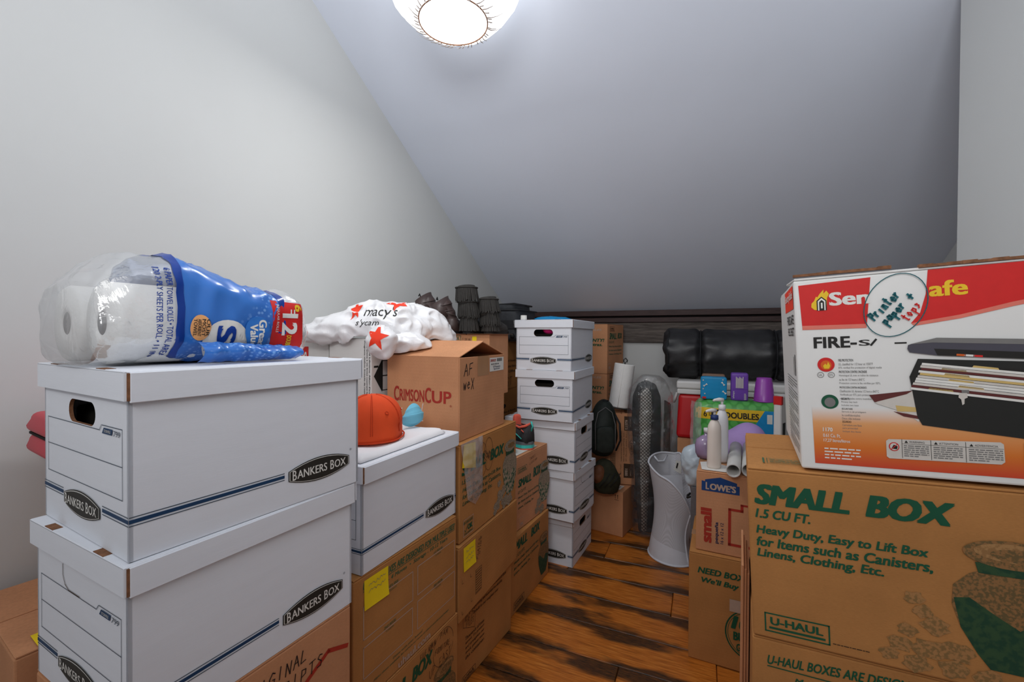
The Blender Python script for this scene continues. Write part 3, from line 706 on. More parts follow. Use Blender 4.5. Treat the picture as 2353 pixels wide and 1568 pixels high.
# aisle-side pair
for (x, y, z, th, a, b, h, lab, mm) in ((-.019, 1.858, .3262, 1.050, .405, .29, .332, 'brown moving carton with the sneakers and white paper on top', 'kraft'), (-.002, 1.832, 0, 1.090, .417, .32, .325, 'brown moving carton on the floor under the sneaker carton', 'kraft_b')):
    c = carton(x, y, z, th, a, b, h, lab, mm, group=UH); pr = face(c, 'front', a, b, h)
    if z > 0:
        badge(pr, .095, .255, .184, .280, 'ink_greenpale'); pr.txt('SMALL', .100, .192, .228, .228, 'ink_green', .06, IT); pr.txt('BOX', .248, .200, .327, .252 - .006, 'ink_green', .06, IT)
        o = -.0; pr.hand('TAPES', .21, .29, .27, .302, .0011, 'ink_darkink', .1); pr.hand('LIGHTING', .21, .27, .29, .28, .0011, 'ink_darkink', .1)
        t1 = [(.097, .165, .176, .178, '1.5 CU FT.'), (.10, .139, .31, .152, 'Heavy Duty, Easy-to-Lift Box'), (.10, .116, .31, .129, 'for Items such as Canisters,'), (.10, .092, .255, .105, 'Linens, Clothing, Etc.')]
        vase(pr, .368, .05, .205, True); flowers(pr, [(.31, .06, .025), (.29, .03, .022), (.34, .02, .026), (.33, .08, .018)], True, 1)
        pr.frame(.112, .005, .155, .05, .0015, 'ink_pale'); pr.txt('OK', .12, .012, .148, .028, 'ink_pale', .05)
    else:
        pr.txt('SMALL', .02, .268, .165, .309, 'ink_green', .06, IT); pr.txt('BOX', .205, .266, .305, .306, 'ink_green', .06, IT)
        t1 = [(.033, .238, .140, .252, '1.5 CU FT.'), (.033, .212, .29, .226, 'Heavy Duty, Easy-to-Lift Box'), (.033, .188, .29, .202, 'for Items such as Canisters,'), (.033, .164, .20, .178, 'Linens, Clothing, Etc.')]
        vase(pr, .352, .03, .205, False); badge(pr, .033, .016, .135, .050, 'ink_darkink')
    for (u0, v0, u1, v1, s) in t1: pr.txt(s, u0, v0, u1, v1, 'ink_green', .03, IT)
    pr.done()

# right side: stack in front
TL = .045
c = carton(.460, .822, .319, -.478, .416, .33, .3185, 'brown carton printed with a reuse slogan, under the large green-lettered one at right', 'kraft_b', shear_top=TL, group=UH)
pr = face(c, 'front', .416, .33, .32)
sk = TL
pr.txt('U-HAUL BOXES ARE DESIGNED FOR MULTIPLE USES!', .025, .270, .400, .287, 'ink_green', .035, IT, skew=sk); pr.put([(.025, .2655), (.40, .2655+.375*sk), (.40, .2675+.375*sk), (.025, .2675)], [(0, 1, 2, 3)], 'ink_green', 1)
pr.txt('Moving - 4 Moves  •  Storage - 10-12 Years', .068, .244, .370, .258, 'ink_green', .03, IT, skew=sk); pr.done()
carton(.470, .832, 0, -.478, .400, .32, .319, 'brown carton on the floor at the foot of the right-hand stack', 'kraft_b', group=UH)
c = carton(.459, .817, .639, -.482, .416, .332, .317, 'large brown moving carton with bold green lettering and jar picture, right foreground', 'kraft_b', tilt=TL, group=UH, lift=(0.010, .012))
pr = face(c, 'front', .416, .332, .317)
for ch, u0, u1, v1 in (('SMALL', .0105, .1545, .2865), ('BOX', .176, .290, .2865)):
    pr.txt(ch, u0, .2485, u1, v1, 'ink_green', .07, IT)
pr.txt('1.5 CU FT.', .0110, .2230, .0970, .2400, 'ink_green', .05, IT)
for s, v, u1 in (('Heavy Duty, Easy to Lift Box', .1895, .2556), ('for Items such as Canisters,', .1680, .2600), ('Linens, Clothing, Etc.', .1465, .1976)): pr.txt(s, .0115, v, u1, v+.0200, 'ink_green', .045, .18)
badge(pr, .0195, .0130, .1195, .0480, 'ink_green'); pr.greek(.123, .0165, .20, .0195, 1, 'ink_darkink', .5, 9)
vase(pr, .352, .035, .205, False, 1.12)
flowers(pr, [(.235, .125, .013), (.245, .105, .013), (.26, .085, .018), (.225, .07, .013), (.215, .045, .016), (.25, .045, .02), (.285, .05, .02), (.20, .025, .013), (.235, .018, .018), (.28, .022, .018), (.32, .018, .018)], False, 1)
pr.done()
pt = Print(c, (0, 0, .317), (1, 0, 0), (0, 1, 0), off=.0012)
pt.frame(.035, .035, .20, .075, .001, 'ink_greenpale'); pt.greek(.04, .04, .19, .070, 4, 'ink_greenpale', .4, 3); pt.rect(.028, .035, .031, .075, 'ink_greenpale'); pt.done()
# flap of a further carton squeezed beside it (seen as a narrow upright strip)
# fire-safe carton
c = carton(.527, .788, .9635, -.497, .450, .360, .345, 'glossy white and red fire-safe carton with marker-circled tape, topmost at right', 'whitegloss', tilt=.050, group=None, tape=False, lift=(.05, -.02), name='product_carton')
bm = bmesh.new(); rr = random.Random(4)
for k in range(26):
    u = k*.0173; w = .0173
    if 8 <= k <= 9: continue
    boxbm(bm, u, -.002 - rr.uniform(0, .0015), .3445 + (.002 if k < 8 else -.001), u+w, .006, .3475 + rr.uniform(0, .0016) + (.003 if k < 8 else 0), mi=0)
o = frombm('torn_flap_edge', bm, M['raw'], c); 
pr = face(c, 'front', .45, .36, .345)
pr.poly([(.0073, .3305), (.1106, .3350), (.1030, .2560), (.0105, .2575)], 'ink_firered'); pr.poly([(.0105, .2575), (.1030, .2560), (.1020, .2490), (.0107, .2500)], 'ink_redfade')
pr.poly([(.184, .339), (.45, .352-.012), (.45, .310), (.34, .292), (.2767, .2790), (.22, .264), (.160, .2537), (.172, .27), (.180, .30)], 'ink_firered'); pr.poly([(.160, .2537), (.22, .264), (.2767, .2790), (.34, .292), (.45, .310), (.45, .303), (.34, .285), (.28, .2730), (.22, .258), (.164, .249)], 'ink_redfade')
pr.txt('Sen', .0518, .2905, .1085, .3140, 'ink_white', .05); pr.txt('afe', .184, .2950, .2300, .3200, 'ink_yellow', .045)
# flame and vault emblem
pr.poly([(.0300, .3010), (.0260, .2965), (.0255, .2900), (.0300, .2850), (.0400, .2835), (.0480, .2890), (.0490, .3050), (.0520, .3120), (.0485, .3180), (.0440, .3130), (.0445, .3200), (.0385, .3130), (.0350, .3070), (.0330, .3085)], 'ink_yellow', 1)
pr.poly([(.0335, .2835), (.0480, .2835), (.0480, .3010), (.0408, .3080), (.0335, .3010)], 'ink_black', 2); pr.poly([(.0352, .2835), (.0463, .2835), (.0463, .3000), (.0408, .3055), (.0352, .3000)], 'ink_white', 3); pr.poly([(.0372, .2835), (.0443, .2835), (.0443, .2985), (.0408, .3020), (.0372, .2985)], 'ink_black', 4); pr.rect(.0395, .287, .042, .297, 'ink_white', 5)
pr.txt('FIRE-', .0264, .2165, .0880, .2362, 'ink_black', .045); 
fp, ff = text2d('SAFE', .045, 0)  # the lower letters are torn away with the tape
pr.txt('S', .0905, .2190, .1060, .2290, 'ink_black', .03); pr.line([(.107, .2195), (.114, .2290)], .0030, 'ink_black'); pr.rect(.1380, .2205, .1535, .2230, 'ink_black')
for (uc, vc, i1, i2) in ((.0430, .1871, 'ink_firered', 'ink_orange'), (.0461, .1216, 'ink_green', 'ink_grey')):
    pr.poly([(uc+.0125*math.cos(t), vc+.0125*math.sin(t)) for t in [k*math.pi/14 for k in range(28)]], i1, 1)
    pr.poly([(uc+.008*math.cos(t), vc-.001+.0085*math.sin(t)) for t in [k*math.pi/8 for k in range(16)]], i2, 2)
pr.poly([(.040, .180), (.047, .180), (.049, .185), (.046, .192), (.044, .186), (.042, .189), (.0385, .185)], 'ink_yellow', 3)
for uc, s in ((.0345, 'UL'), (.0500, 'ETL')):
    pr.poly([(uc+.0050*math.cos(t), .1690+.0050*math.sin(t)) for t in [k*math.pi/12 for k in range(24)]], 'ink_grey', 1, holes=[[(uc+.0042*math.cos(t), .1690+.0042*math.sin(t)) for t in [k*math.pi/12 for k in range(24)]]]); pr.txt(s, uc-.0026, .1672, uc+.0026, .1708, 'ink_grey', .02, 0, 2)
y_ = .1965
for i, s in enumerate(('FIRE PROTECTION', 'UL classified for 1/2 hour at 1550°F', 'ETL verified fire protection of digital media', 'PROTECTION CONTRE L\'INCENDIE', 'Homologué UL avec un indice de résistance', 'au feu de 1/2 heure à 843°C', 'Protection contre le feu vérifiée par l\'ETL', 'PROTECCIÓN CONTRA INCENDIOS', 'Clasificación UL durante 1/2 hora a 843°C', 'Verificada por ETL para protección de', 'medios digitales contra incendios')):
    w = .0015*len(s) if i in (0, 3, 7) else .00142*len(s)
    pr.txt(s, .0610, y_-.0042, .0610+w*.92, y_, 'ink_grey' if i not in (0, 3, 7) else 'ink_black', .02 if i in (0, 3, 7) else .0); y_ -= .0067
y_ = .1290
for i, s in enumerate(('SECURITY', 'Privacy key lock', 'Includes two keys', 'SÉCURITAIRE', 'Serrure à clé protégeant', 'la confidentialité', 'Deux clés incluses', 'SEGURIDAD', 'Cerradura con llave', 'para privacidad', 'Incluye dos llaves')):
    pr.txt(s, .0625, y_-.0036, .0625+.00140*len(s), y_, 'ink_grey' if i not in (0, 3, 7) else 'ink_black', .02 if i in (0, 3, 7) else .0); y_ -= .0057
# orange wave
ow = [(.0205, .0115)] + [(.45, .0115)] + [(.45, .052), (.36, .060), (.28, .0725), (.22, .083), (.18, .094), (.15, .107), (.125, .112), (.0195, .112)]
pr.poly(ow, 'ink_fade', 0)
pr.txt('1170', .0340, .0690, .0480, .0760, 'ink_white', .04, 0, 2); pr.txt('0.61 Cu. Ft.', .0340, .0590, .0590, .0650, 'ink_white', .03, 0, 2); pr.txt('17,27 litres/litros', .0345, .0500, .0720, .0560, 'ink_white', .03, 0, 2)
pr.greek(.0350, .0200, .0860, .0420, 4, 'ink_white', .4, 21)
pr.poly([(.1240, .0290), (.2570, .0310), (.2610, .0350), (.2605, .0620), (.2570, .0650), (.1240, .0612), (.1205, .0580), (.1205, .0320)], 'ink_paper', 3)
for u in (.1405, .1765, .2175): pr.rect(u, .031, u+.0006, .0625, 'ink_black', 4)
pr.rect(.1405, .0545, .2600, .0550, 'ink_black', 4)
pr.poly([(.1305+.0068*math.cos(t), .0490+.0074*math.sin(t)) for t in [k*math.pi/12 for k in range(24)]], 'ink_firered', 4); pr.poly([(.1305+.0054*math.cos(t), .0490+.0060*math.sin(t)) for t in [k*math.pi/12 for k in range(24)]], 'ink_paper', 5); pr.poly([(.127, .046), (.134, .045), (.135, .050), (.130, .0525)], 'ink_black', 6); pr.line([(.1260, .0440), (.1350, .0540)], .0010, 'ink_firered', 7)
for u0, u1, s in ((.144, .172, 'WARNING'), (.1805, .212, 'ATTENTION'), (.222, .257, 'ADVERTENCIA')):
    pr.poly([(u0, .0565), (u0+.0045, .0565), (u0+.00225, .0605)], 'ink_black', 5); pr.txt(s, u0+.006, .0568, u1-.003, .0600, 'ink_grey', .02, 0, 5); pr.greek(u0-.001, .0335, u1+.002, .0535, 6, 'ink_grey', .45, int(u0*1e4), 5)
pr.rect(.282, .030, .34, .066, 'ink_paper', 3)
# picture of the open file safe
pr.poly([(.1012, .1345), (.158, .142), (.17, .14), (.17, .10), (.1629, .0918), (.150, .105), (.108, .121), (.118, .128)], 'ink_paper', 2, name='printed_picture'); pr.poly([(.1012, .1345), (.158, .1430), (.150, .137), (.108, .1225)], 'ink_maroon', 3, name='printed_picture'); pr.poly([(.135, .118), (.165, .115), (.166, .108), (.137, .108)], 'ink_gold', 3, name='printed_picture'); pr.poly([(.132, .108), (.166, .101), (.166, .096), (.145, .100)], 'ink_maroon', 3, name='printed_picture')
pr.poly([(.1545, .1658), (.166, .195), (.30, .188), (.45, .176), (.45, .050), (.34, .061), (.2794, .0727), (.1677, .0869), (.162, .100)], 'ink_safe', 4, name='printed_picture')
pr.poly([(.1560, .1650), (.1640, .1860), (.45, .166), (.45, .130), (.2794, .1500)], 'ink_black', 5, name='printed_picture')
pr.poly([(.1545, .2180), (.1900, .2285), (.28, .2230), (.45, .210), (.45, .185), (.28, .197), (.1897, .2000), (.1560, .2060), (.1535, .2120)], 'ink_safelid', 6, name='printed_picture')
pr.poly([(.1560, .2190), (.1900, .2285), (.28, .2230), (.45, .210), (.45, .204), (.28, .2150), (.1850, .2210)], 'ink_grey', 7, name='printed_picture')
pr.poly([(.186, .2110), (.45, .190), (.45, .180), (.19, .2000)], 'ink_black', 7, name='printed_picture'); pr.line([(.213, .2005), (.222, .1995)], .0030, 'ink_orange', 8, 'printed_picture'); pr.line([(.222, .1995), (.232, .1985)], .003, 'ink_white', 8, 'printed_picture'); pr.line([(.232, .1985), (.241, .1975)], .0030, 'ink_firered', 8, 'printed_picture')
rr = random.Random(8)
for k in range(11):
    u = .170 - k*.0015 + rr.uniform(0, .004); v = .1885 - k*.0040; w = .31-u
    inkk = ('ink_white', 'ink_paper', 'ink_maroon', 'ink_white', 'ink_gold', 'ink_paper', 'ink_white')[k % 7]
    pr.put([(u, v), (.45, v-(.45-u)*.14), (.45, v-(.45-u)*.14-.0036), (u-.001, v-.0036)], [(3, 2, 1, 0)], inkk, 6, 'printed_picture')
    if k % 2 == 0: q = u+rr.uniform(.02, .06); pr.put([(q, v-.14*(q-u)), (q+.03, v-.14*(q+.03-u)), (q+.029, v-.14*(q+.03-u)+.003), (q+.002, v-.14*(q-u)+.003)], [(0, 1, 2, 3)], 'ink_gold', 6, 'printed_picture')
pr.poly([(.2130, .1400), (.2220, .1400), (.2225, .1330), (.2190, .1310), (.2185, .1230), (.2160, .1210), (.2150, .1300), (.2120, .1330)], 'ink_paper', 7, name='printed_picture'); pr.rect(.2160, .1400, .2245, .1450, 'ink_grey', 7, 'printed_picture')
# marker writing on torn white patch
EL = [(.1405+.0405*math.cos(t)+.009*math.sin(t), .2850+.0520*math.sin(t)) for t in [k*math.pi/20 for k in range(41)]]
pr.line(EL, .0014, 'ink_teal', 8, 'handwriting')
pr.hand('Printer', .1130, .2610, .1690, .2740, .0032, 'ink_teal', .86, 8); pr.hand('paper +', .1290, .2530, .1880, .2650, .0032, 'ink_teal', .86, 8)
pr.hand('tops', .1560, .2580, .1890, .2700, .0022, 'ink_firered', .95, 8)
pr.done()
pr = face(c, 'left', .45, .36, .345)
pr.rect(.30, .29, .347, .333, 'ink_starred'); pr.txt('SentrySafe', .18, .305, .345, .325, 'ink_white', .04, 0, 3); pr.rect(.16, .29, .30, .333, 'ink_starred')
pr.txt('FIRE-SAFE', .20, .262, .34, .280, 'ink_black', .04); pr.txt('FILE CHEST', .21, .240, .34, .256, 'ink_black', .04); pr.rect(.322, .165, .335, .205, 'ink_grey'); pr.rect(.300, .165, .306, .20, 'ink_grey')
for k in range(6): pr.rect(.14, .155-k*.024, .345, .1562-k*.024, 'ink_black'); pr.greek(.15, .137-k*.024, .345, .153-k*.024, 3, 'ink_grey', .4, k)
pr.done()

# right side: second row
c = carton(.667, 1.622, 0, -.449, .46, .36, .402, 'brown carton with green buy-back emblem standing on the floor in the aisle', 'kraft_b', group=UH)
pr = face(c, 'front', .46, .36, .402)
pr.txt('NEED BOXES?', .030, .327, .225, .350, 'ink_green', .05, IT); pr.txt("We'll Buy Back", .043, .289, .235, .315, 'ink_green', .05, IT)
cx_, cy_ = .215, .14
for r_, w_ in ((.090, .0045), (.083, .0018)): pr.line([(cx_+r_*math.cos(t), cy_+r_*math.sin(t)) for t in [k*math.pi/24 for k in range(49)]], w_, 'ink_green', 1)
pr.rect(.137, .212, .29, .256, 'ink_pale', 2); badge(pr, .137, .212, .29, .256, 'ink_green')
pr.txt('100%', .142, .152, .285, .200, 'ink_green', .07, IT, 3); pr.txt('BUY BACK', .150, .112, .285, .143, 'ink_green', .06, 0, 3); pr.txt('GUARANTEE', .160, .076, .275, .102, 'ink_green', .05, 0, 3); pr.txt('UNUSED BOXES', .172, .040, .262, .056, 'ink_green', .04, 0, 3); pr.done()
c = carton(.696, 1.633, .402, -.476, .406, .305, .300, 'small brown hardware-store carton with blue emblem and red outline, bottles on top', 'kraft', group=UH)
pr = face(c, 'front', .406, .305, .3)
pr.poly([(.0184, .2265), (.1445, .2265), (.1445, .2580), (.136, .2580), (.136, .2680), (.0810, .2822), (.030, .2680), (.030, .2610), (.0184, .2630)], 'ink_lowblue')
pr.txt('L', .0323, .2325, .0440, .2590, 'ink_pale', .06, 0, 2); pr.txt("OWE'S", .0465, .2325, .1330, .2570, 'ink_pale', .06, 0, 2)
pr.txt('small', .0165, .0340, .0540, .1625, 'ink_red', .06, 0, 1, 90); pr.txt('pequeña', .0650, .0370, .0790, .1160, 'ink_navy', .04, 0, 1, 90); pr.txt('16 x 12 x 12', .0830, .0388, .0935, .1158, 'ink_navy', .02, 0, 1, 90)
q = .0095; pr.rect(.1085, .0380, .1085+q, .1750, 'ink_red'); pr.rect(.1085, .0380, .26, .0380+q, 'ink_red'); pr.rect(.1085, .1660, .1480+q, .1750, 'ink_red'); pr.rect(.1480, .1660, .1480+q, .1950, 'ink_red'); pr.rect(.1480, .1880, .26, .1950, 'ink_red'); pr.done()
fc = empty('flattened_carton', (.5260, .9420, 0), -.482, 'folded flat brown carton standing upright against the left side of the large green-lettered one', 'box')
for k, (x0, x1) in enumerate(((-.0215, -.0165), (-.0160, -.0110), (-.0105, -.0055))): box('board_layer', (x0, .004*k, 0, x1, .20-.006*k, .700-.010*k), M['kraft'], fc, .001)

# ------------------------------------------------------------ back of the room
def bk(x, y, z, th, a, b, h, lab, up=True):
    c = carton(x, y, z, th, a, b, h, lab, 'kraft', group='brown cartons stacked at the back wall'); pr = face(c, 'front', a, b, h)
    badge(pr, .0437, .285, .127, .318, 'ink_darkink'); pr.txt('SMALL', .036, .232, .165, .275, 'ink_greenpale', .06, IT); pr.txt('BOX', .185, .236, .270, .277, 'ink_greenpale', .06, IT); pr.txt('1.5 CU FT.', .03, .205, .12, .22, 'ink_greenpale', .03, IT)
    for k, s in enumerate(('Heavy Duty, Easy-to-Lift Box', 'for Items such as Canisters,', 'Linens, Clothing, Etc.')): pr.txt(s, .028, .175-k*.026, .265, .190-k*.026, 'ink_greenpale', .03, IT)
    pr.frame(.014, .02, .066, .068, .002, 'ink_pale'); pr.txt('OK', .026, .03, .056, .05, 'ink_pale', .05); pr.done()
    pr = face(c, 'left', a, b, h); pr.txt('BOXES BUNDLES', .02, .288, .281, .302, 'ink_pale', .04, IT); pr.txt('TAKE PLENTY!', .06, .214, .300, .236, 'ink_green', .05, IT); pr.txt('Return Extras.', .06, .186, .285, .206, 'ink_green', .05, IT); pr.done()
    return c
bk(.634, 2.90, .950, .97, .30, .32, .335, 'upper brown carton by the grey plank, behind the five-high white stack')
bk(.634, 2.90, .630, .98, .30, .32, .320, 'brown carton directly under the upper one at the back wall')
carton(.634, 2.90, .315, .97, .26, .26, .315, 'brown carton low in the back-wall stack, mostly hidden by bags', group='brown cartons stacked at the back wall')
carton(.628, 2.91, 0, .97, .24, .26, .315, 'bottom brown carton of the back-wall stack, behind bags and plain carton', group='brown cartons stacked at the back wall')
c = carton(.666, 2.587, 0, .97, .20, .28, .272, 'plain brown carton on the floor with two arrow marks and white label on top', 'kraft', tape=False)
pr = face(c, 'left', .2, .28, .272)
for u in (.232, .246): pr.rect(u, .225, u+.003, .245, 'ink_darkink'); pr.poly([(u-.003, .243), (u+.006, .243), (u+.0015, .252)], 'ink_darkink')
pr.rect(.228, .217, .254, .2195, 'ink_darkink'); pr.done()
pt = Print(c, (0, 0, .272), (1, 0, 0), (0, 1, 0), off=.0008, name='address_label'); pt.rect(.03, .03, .11, .15, 'ink_white'); pt.greek(.04, .04, .10, .14, 8, 'ink_grey', .4, 5, 3); pt.done()
c = carton(.779, 2.700, .275, 1.35, .16, .19, .445, 'tall brown carton of plastic lids with black label blocks, under the paper towel holder', 'kraft', tape=False, lift=(.0, .0))
pr = face(c, 'left', .16, .19, .445)
pr.rect(.1126, .338, .1752, .428, 'ink_darkink'); pr.rect(.1119, .043, .1733, .1317, 'ink_darkink')
pr.txt('62STS', .119, .345, .136, .405, 'ink_pale', .04, 0, 2, 270); pr.txt('STOCK NO.', .146, .36, .153, .41, 'ink_pale', .02, 0, 2, 270); pr.txt('REORDER NO.', .158, .355, .165, .42, 'ink_pale', .02, 0, 2, 270)
pr.txt('1000', .119, .055, .136, .10, 'ink_pale', .04, 0, 2, 270); pr.txt('COUNT', .150, .055, .157, .09, 'ink_pale', .02, 0, 2, 270); pr.txt('(10 x 100)', .088, .06, .098, .125, 'ink_darkink', .01, 0, 1, 270)
pr.line([(.1575+.013*math.cos(t), .235+.045*math.sin(t)) for t in [k*math.pi/16 for k in range(33)]], .0016, 'ink_darkink'); pr.txt('DART', .151, .205, .165, .262, 'ink_darkink', .03, 0, 1, 270)
for k, s in enumerate(('CLEAR STRAW SLOTTED LID', 'TAPA TRANSPARENTE CON', 'PERFORACIÓN PARA POPOTE/SORBETE')): pr.txt(s, .122-k*.014, .145, .130-k*.014, .335, 'ink_darkink', .01, 0, 1, 270)
pr.frame(.030, .057, .061, .2005, .0018, 'ink_darkink'); 
for k in range(26): pr.rect(.034, .062+k*.0052, .058, .0645+k*.0052, 'ink_darkink')
pr.rect(.0155, .395, .038, .4233, 'ink_darkink'); pr.line([(.03+.022*math.cos(t), .345+.03*math.sin(t)) for t in [k*math.pi/12 for k in range(25)]], .0016, 'ink_darkink'); pr.done()
for k in range(6): box('vent_slot', (.02+k*.022, .012, .4452, .026+k*.022, .075, .4458), M['slot'], c, 0)

# behind the coffee carton
carton(-.092, 2.378, .893, 1.12, .30, .29, .277, 'brown carton with hand hole under the black suitcase', 'kraft_b', group='cartons under the suitcase')
carton(-.092, 2.378, .600, 1.12, .30, .29, .293, 'lower brown carton with hand hole beneath the one under the suitcase', 'kraft_b', group='cartons under the suitcase')
for k, zz in enumerate((.30, 0)): carton(-.100, 2.385, zz, 1.12, .27, .25, .30, 'brown carton %s, under the suitcase' % ('third down' if zz else 'on the floor'), 'kraft_b', group='cartons under the suitcase')
for o in [o for o in col.objects if o.get('label', '').endswith('suitcase') or 'beneath the one under' in o.get('label', '')]:
    if o.location.z < .5: continue
    pr = face(o, 'front', .3, .29, .28, name='hand_hole'); c_ = (.105, .225 if o.location.z > .7 else .20)
    pr.poly([(c_[0]+.030*math.cos(t)*(1 if abs(math.cos(t)) > .5 else 1), c_[1]+.013*math.sin(t)) for t in [k*math.pi/12 for k in range(24)]], 'ink_black'); pr.done()
    pr = face(o, 'front', .3, .29, .28)
    for k, s in enumerate(('Store Box & Ready', 'or Room Name Here', 'Kitchen Office')): pr.txt(s, .03, .155-k*.03, .26, .17-k*.03, 'ink_darkink', .03, IT)
    pr.hand('WEST', .06, .02, .22, .07, .003, 'ink_darkink'); pr.done()
c = carton(-.108, 2.080, .905, 1.146, .215, .255, .305, 'brown carton under the boots, green logo and small yellow sticker', 'kraft', tape=False)
pr = face(c, 'left', .215, .255, .305); badge(pr, .02, .262, .098, .296, 'ink_green'); pr.hand('FISHING', .105, .272, .155, .284, .0012, 'ink_darkink'); pr.rect(.162, .26, .186, .292, 'note', 1, 'sticker'); pr.done()
carton(-.215, 2.15, .659, 1.146, .13, .15, .2455, 'brown carton between the boots carton and the sneaker carton', 'kraft')

# white fire-safe cartons against the left wall
def sentry(x, y, z, th, a, b, h, lab, band):
    c = carton(x, y, z, th, a, b, h, lab, 'whitegloss', group='white fire-safe cartons at the left wall', tape=False, name='product_carton')
    if band:
        pr = face(c, 'left', a, b, h); pr.rect(.01, .09, .055, h-.03, 'ink_firered'); pr.txt('SentrySafe', .018, .12, .046, h-.05, 'ink_white', .05, 0, 2, 270); pr.done()
    else:
        pr = face(c, 'left', a, b, h)
        for k, s in enumerate(('Limited Lifetime After-Fire Replacement Program', 'Programme à vie limité couvrant le remplacement après incendie', 'Programa vitalicio limitado de reemplazo posterior a un incendio')): pr.txt(s, b-.012-k*.011, .03, b-.004-k*.011, h-.01-.02*0, 'ink_black', .03, 0, 1, 270)
        pr.done(); pr = face(c, 'front', a, b, h)
        q = [(.075, .20), (.075, .30), (.055, .30), (.085, .335), (.02, .27), (.085, .205)]
        pr.poly([(.012, .255), (.055, .195), (.055, .315)], 'ink_safe'); pr.frame(.055, .20, .13, .31, .003, 'ink_safe'); pr.rect(.055, .252, .13, .256, 'ink_safe'); pr.rect(.09, .20, .094, .31, 'ink_safe'); pr.rect(.012, .285, .035, .292, 'ink_safe')
        pr.greek(.03, .05, .08, .17, 9, 'ink_grey', .4, 2); pr.greek(.09, .05, .16, .17, 9, 'ink_grey', .4, 6); pr.done()
    return c
sentry(-.492, 1.525, .80, 1.146, .30, .20, .390, 'white fire-safe carton with printed house outline, under the white plastic bag', False)
sentry(-.690, 1.640, .80, 1.146, .26, .16, .385, 'white carton with red vertical band, left of and behind the printed one', True)
carton(-.540, 1.570, .40, 1.146, .28, .30, .3995, 'brown carton hidden under the white fire-safe cartons', 'kraft'); carton(-.540, 1.570, 0, 1.146, .28, .30, .3995, 'bottom brown carton under the white fire-safe cartons', 'kraft')
# bottom left corner
c = carton(-.872, .759, .330, 1.019, .42, .33, .300, 'worn brown carton low at the left wall with handwriting on its flaps and yellow note', 'kraft', lift=(0, 0), tape=False, gap=.002)
pt = Print(c, (0, 0, .300), (1, 0, 0), (0, 1, 0), off=.0012)
pt.hand('CERAMIC', .22, .10, .38, .135, .0018, 'ink_darkink', .2); pt.hand('ORLANDO', .20, .06, .34, .09, .0018, 'ink_darkink', .2); pt.line([(.2, .2), (.40, .15)], .0012, 'ink_darkink'); pt.done()
note(c, (0, 0, .300), (1, 0, 0), (0, 1, 0), .03, -.02, .11, .055, 5, rows=2); note(c, (0, 0, 0), (0, -1, 0), (0, 0, 1), -.20, .16, -.12, .255, 6, rows=3)
carton(-.872, .762, 0, 1.019, .42, .33, .33, 'bottom brown carton at the left wall under the worn one', 'kraft')
carton(-.785, .900, .630, 1.019, .19, .20, .298, 'brown carton behind the file boxes carrying the red plastic case', 'kraft')
# ------------------------------------------------------------ ceiling lamp
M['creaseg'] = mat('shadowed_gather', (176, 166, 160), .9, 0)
LX, LY, LZ = -.199, 1.45, 2.240
lamp = empty('ceiling_lamp', (LX, LY, LZ), 0, 'round gathered white fabric ceiling lamp, lit', 'lamp')
t = NT('lit_fabric'); t.b.inputs['Base Color'].default_value = srgb(250, 248, 244)
t.b.inputs['Emission Color'].default_value = (1, .97, .92, 1)
wv = t.noise(4, 2, t.coord('Object')); t.l.new(t.ramp(wv.outputs[0], [(.3, (.80, .80, .80, 1)), (.6, (.97, .99, 1, 1))]), t.b.inputs['Emission Color'])
t.b.inputs['Emission Strength'].default_value = 2.1; M['shade'] = t.m
t = NT('lit_diffuser'); t.b.inputs['Emission Color'].default_value = (1, .975, .94, 1); t.b.inputs['Emission Strength'].default_value = 9; M['disc'] = t.m
rr = random.Random(12); amps = [(rr.randint(9, 60), rr.uniform(0, 6.3), rr.uniform(.3, 1)) for _ in range(9)]
def pleat(r, z, a):
    k = sum(w*math.sin(n*a+p) for n, p, w in amps)/9
    edge = max(0, 1-abs(z)/.02)
    return r*(1 + (.055*k + .050*edge*math.sin(7*a) + .03*edge*math.sin(23*a+1)) * min(1, .35+ z/.12))
prof = [(.1135, .000), (.119, -.003), (.136, .006), (.160, .024), (.186, .052), (.208, .085), (.222, .120), (.228, .155), (.224, .190), (.205, .225), (.16, .245), (.02, .25)]
lathe('fabric_shade', prof, M['shade'], lamp, 240, fn=pleat)
lathe('diffuser', [(.0, .004), (.109, .003), (.110, .006), (.0, .0075)], M['disc'], lamp, 48)
tubeobj('diffuser_ring', [(.1125*math.cos(t_), .1125*math.sin(t_), -.0055) for t_ in [2*math.pi*k/72 for k in range(72)]], .0020, M['raw'], lamp, 8, closed=True)
lathe('canopy', [(.0, .245), (.055, .25), (.06, .29), (.05, .40), (.0, .405)], M['ink_white'], lamp, 24)
pl = bpy.data.lights.new('lamp_light', 'AREA'); pl.shape = 'DISK'; pl.size = .20; pl.energy = 5; pl.color = (1, .99, .97)
po = bpy.data.objects.new('lamp_light', pl); col.objects.link(po); po.location = (0, 0, -.006); po.parent = lamp
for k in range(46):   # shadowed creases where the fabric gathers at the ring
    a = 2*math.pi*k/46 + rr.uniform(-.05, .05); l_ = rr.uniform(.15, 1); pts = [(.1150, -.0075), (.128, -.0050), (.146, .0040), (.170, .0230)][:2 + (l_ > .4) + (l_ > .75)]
    tubeobj('pleat_crease', [(r_*math.cos(a+.06*i), r_*math.sin(a+.06*i), z_) for i, (r_, z_) in enumerate(pts)], [.0021, .0015, .0009, .0004][:len(pts)], M['creaseg'], lamp, 5)

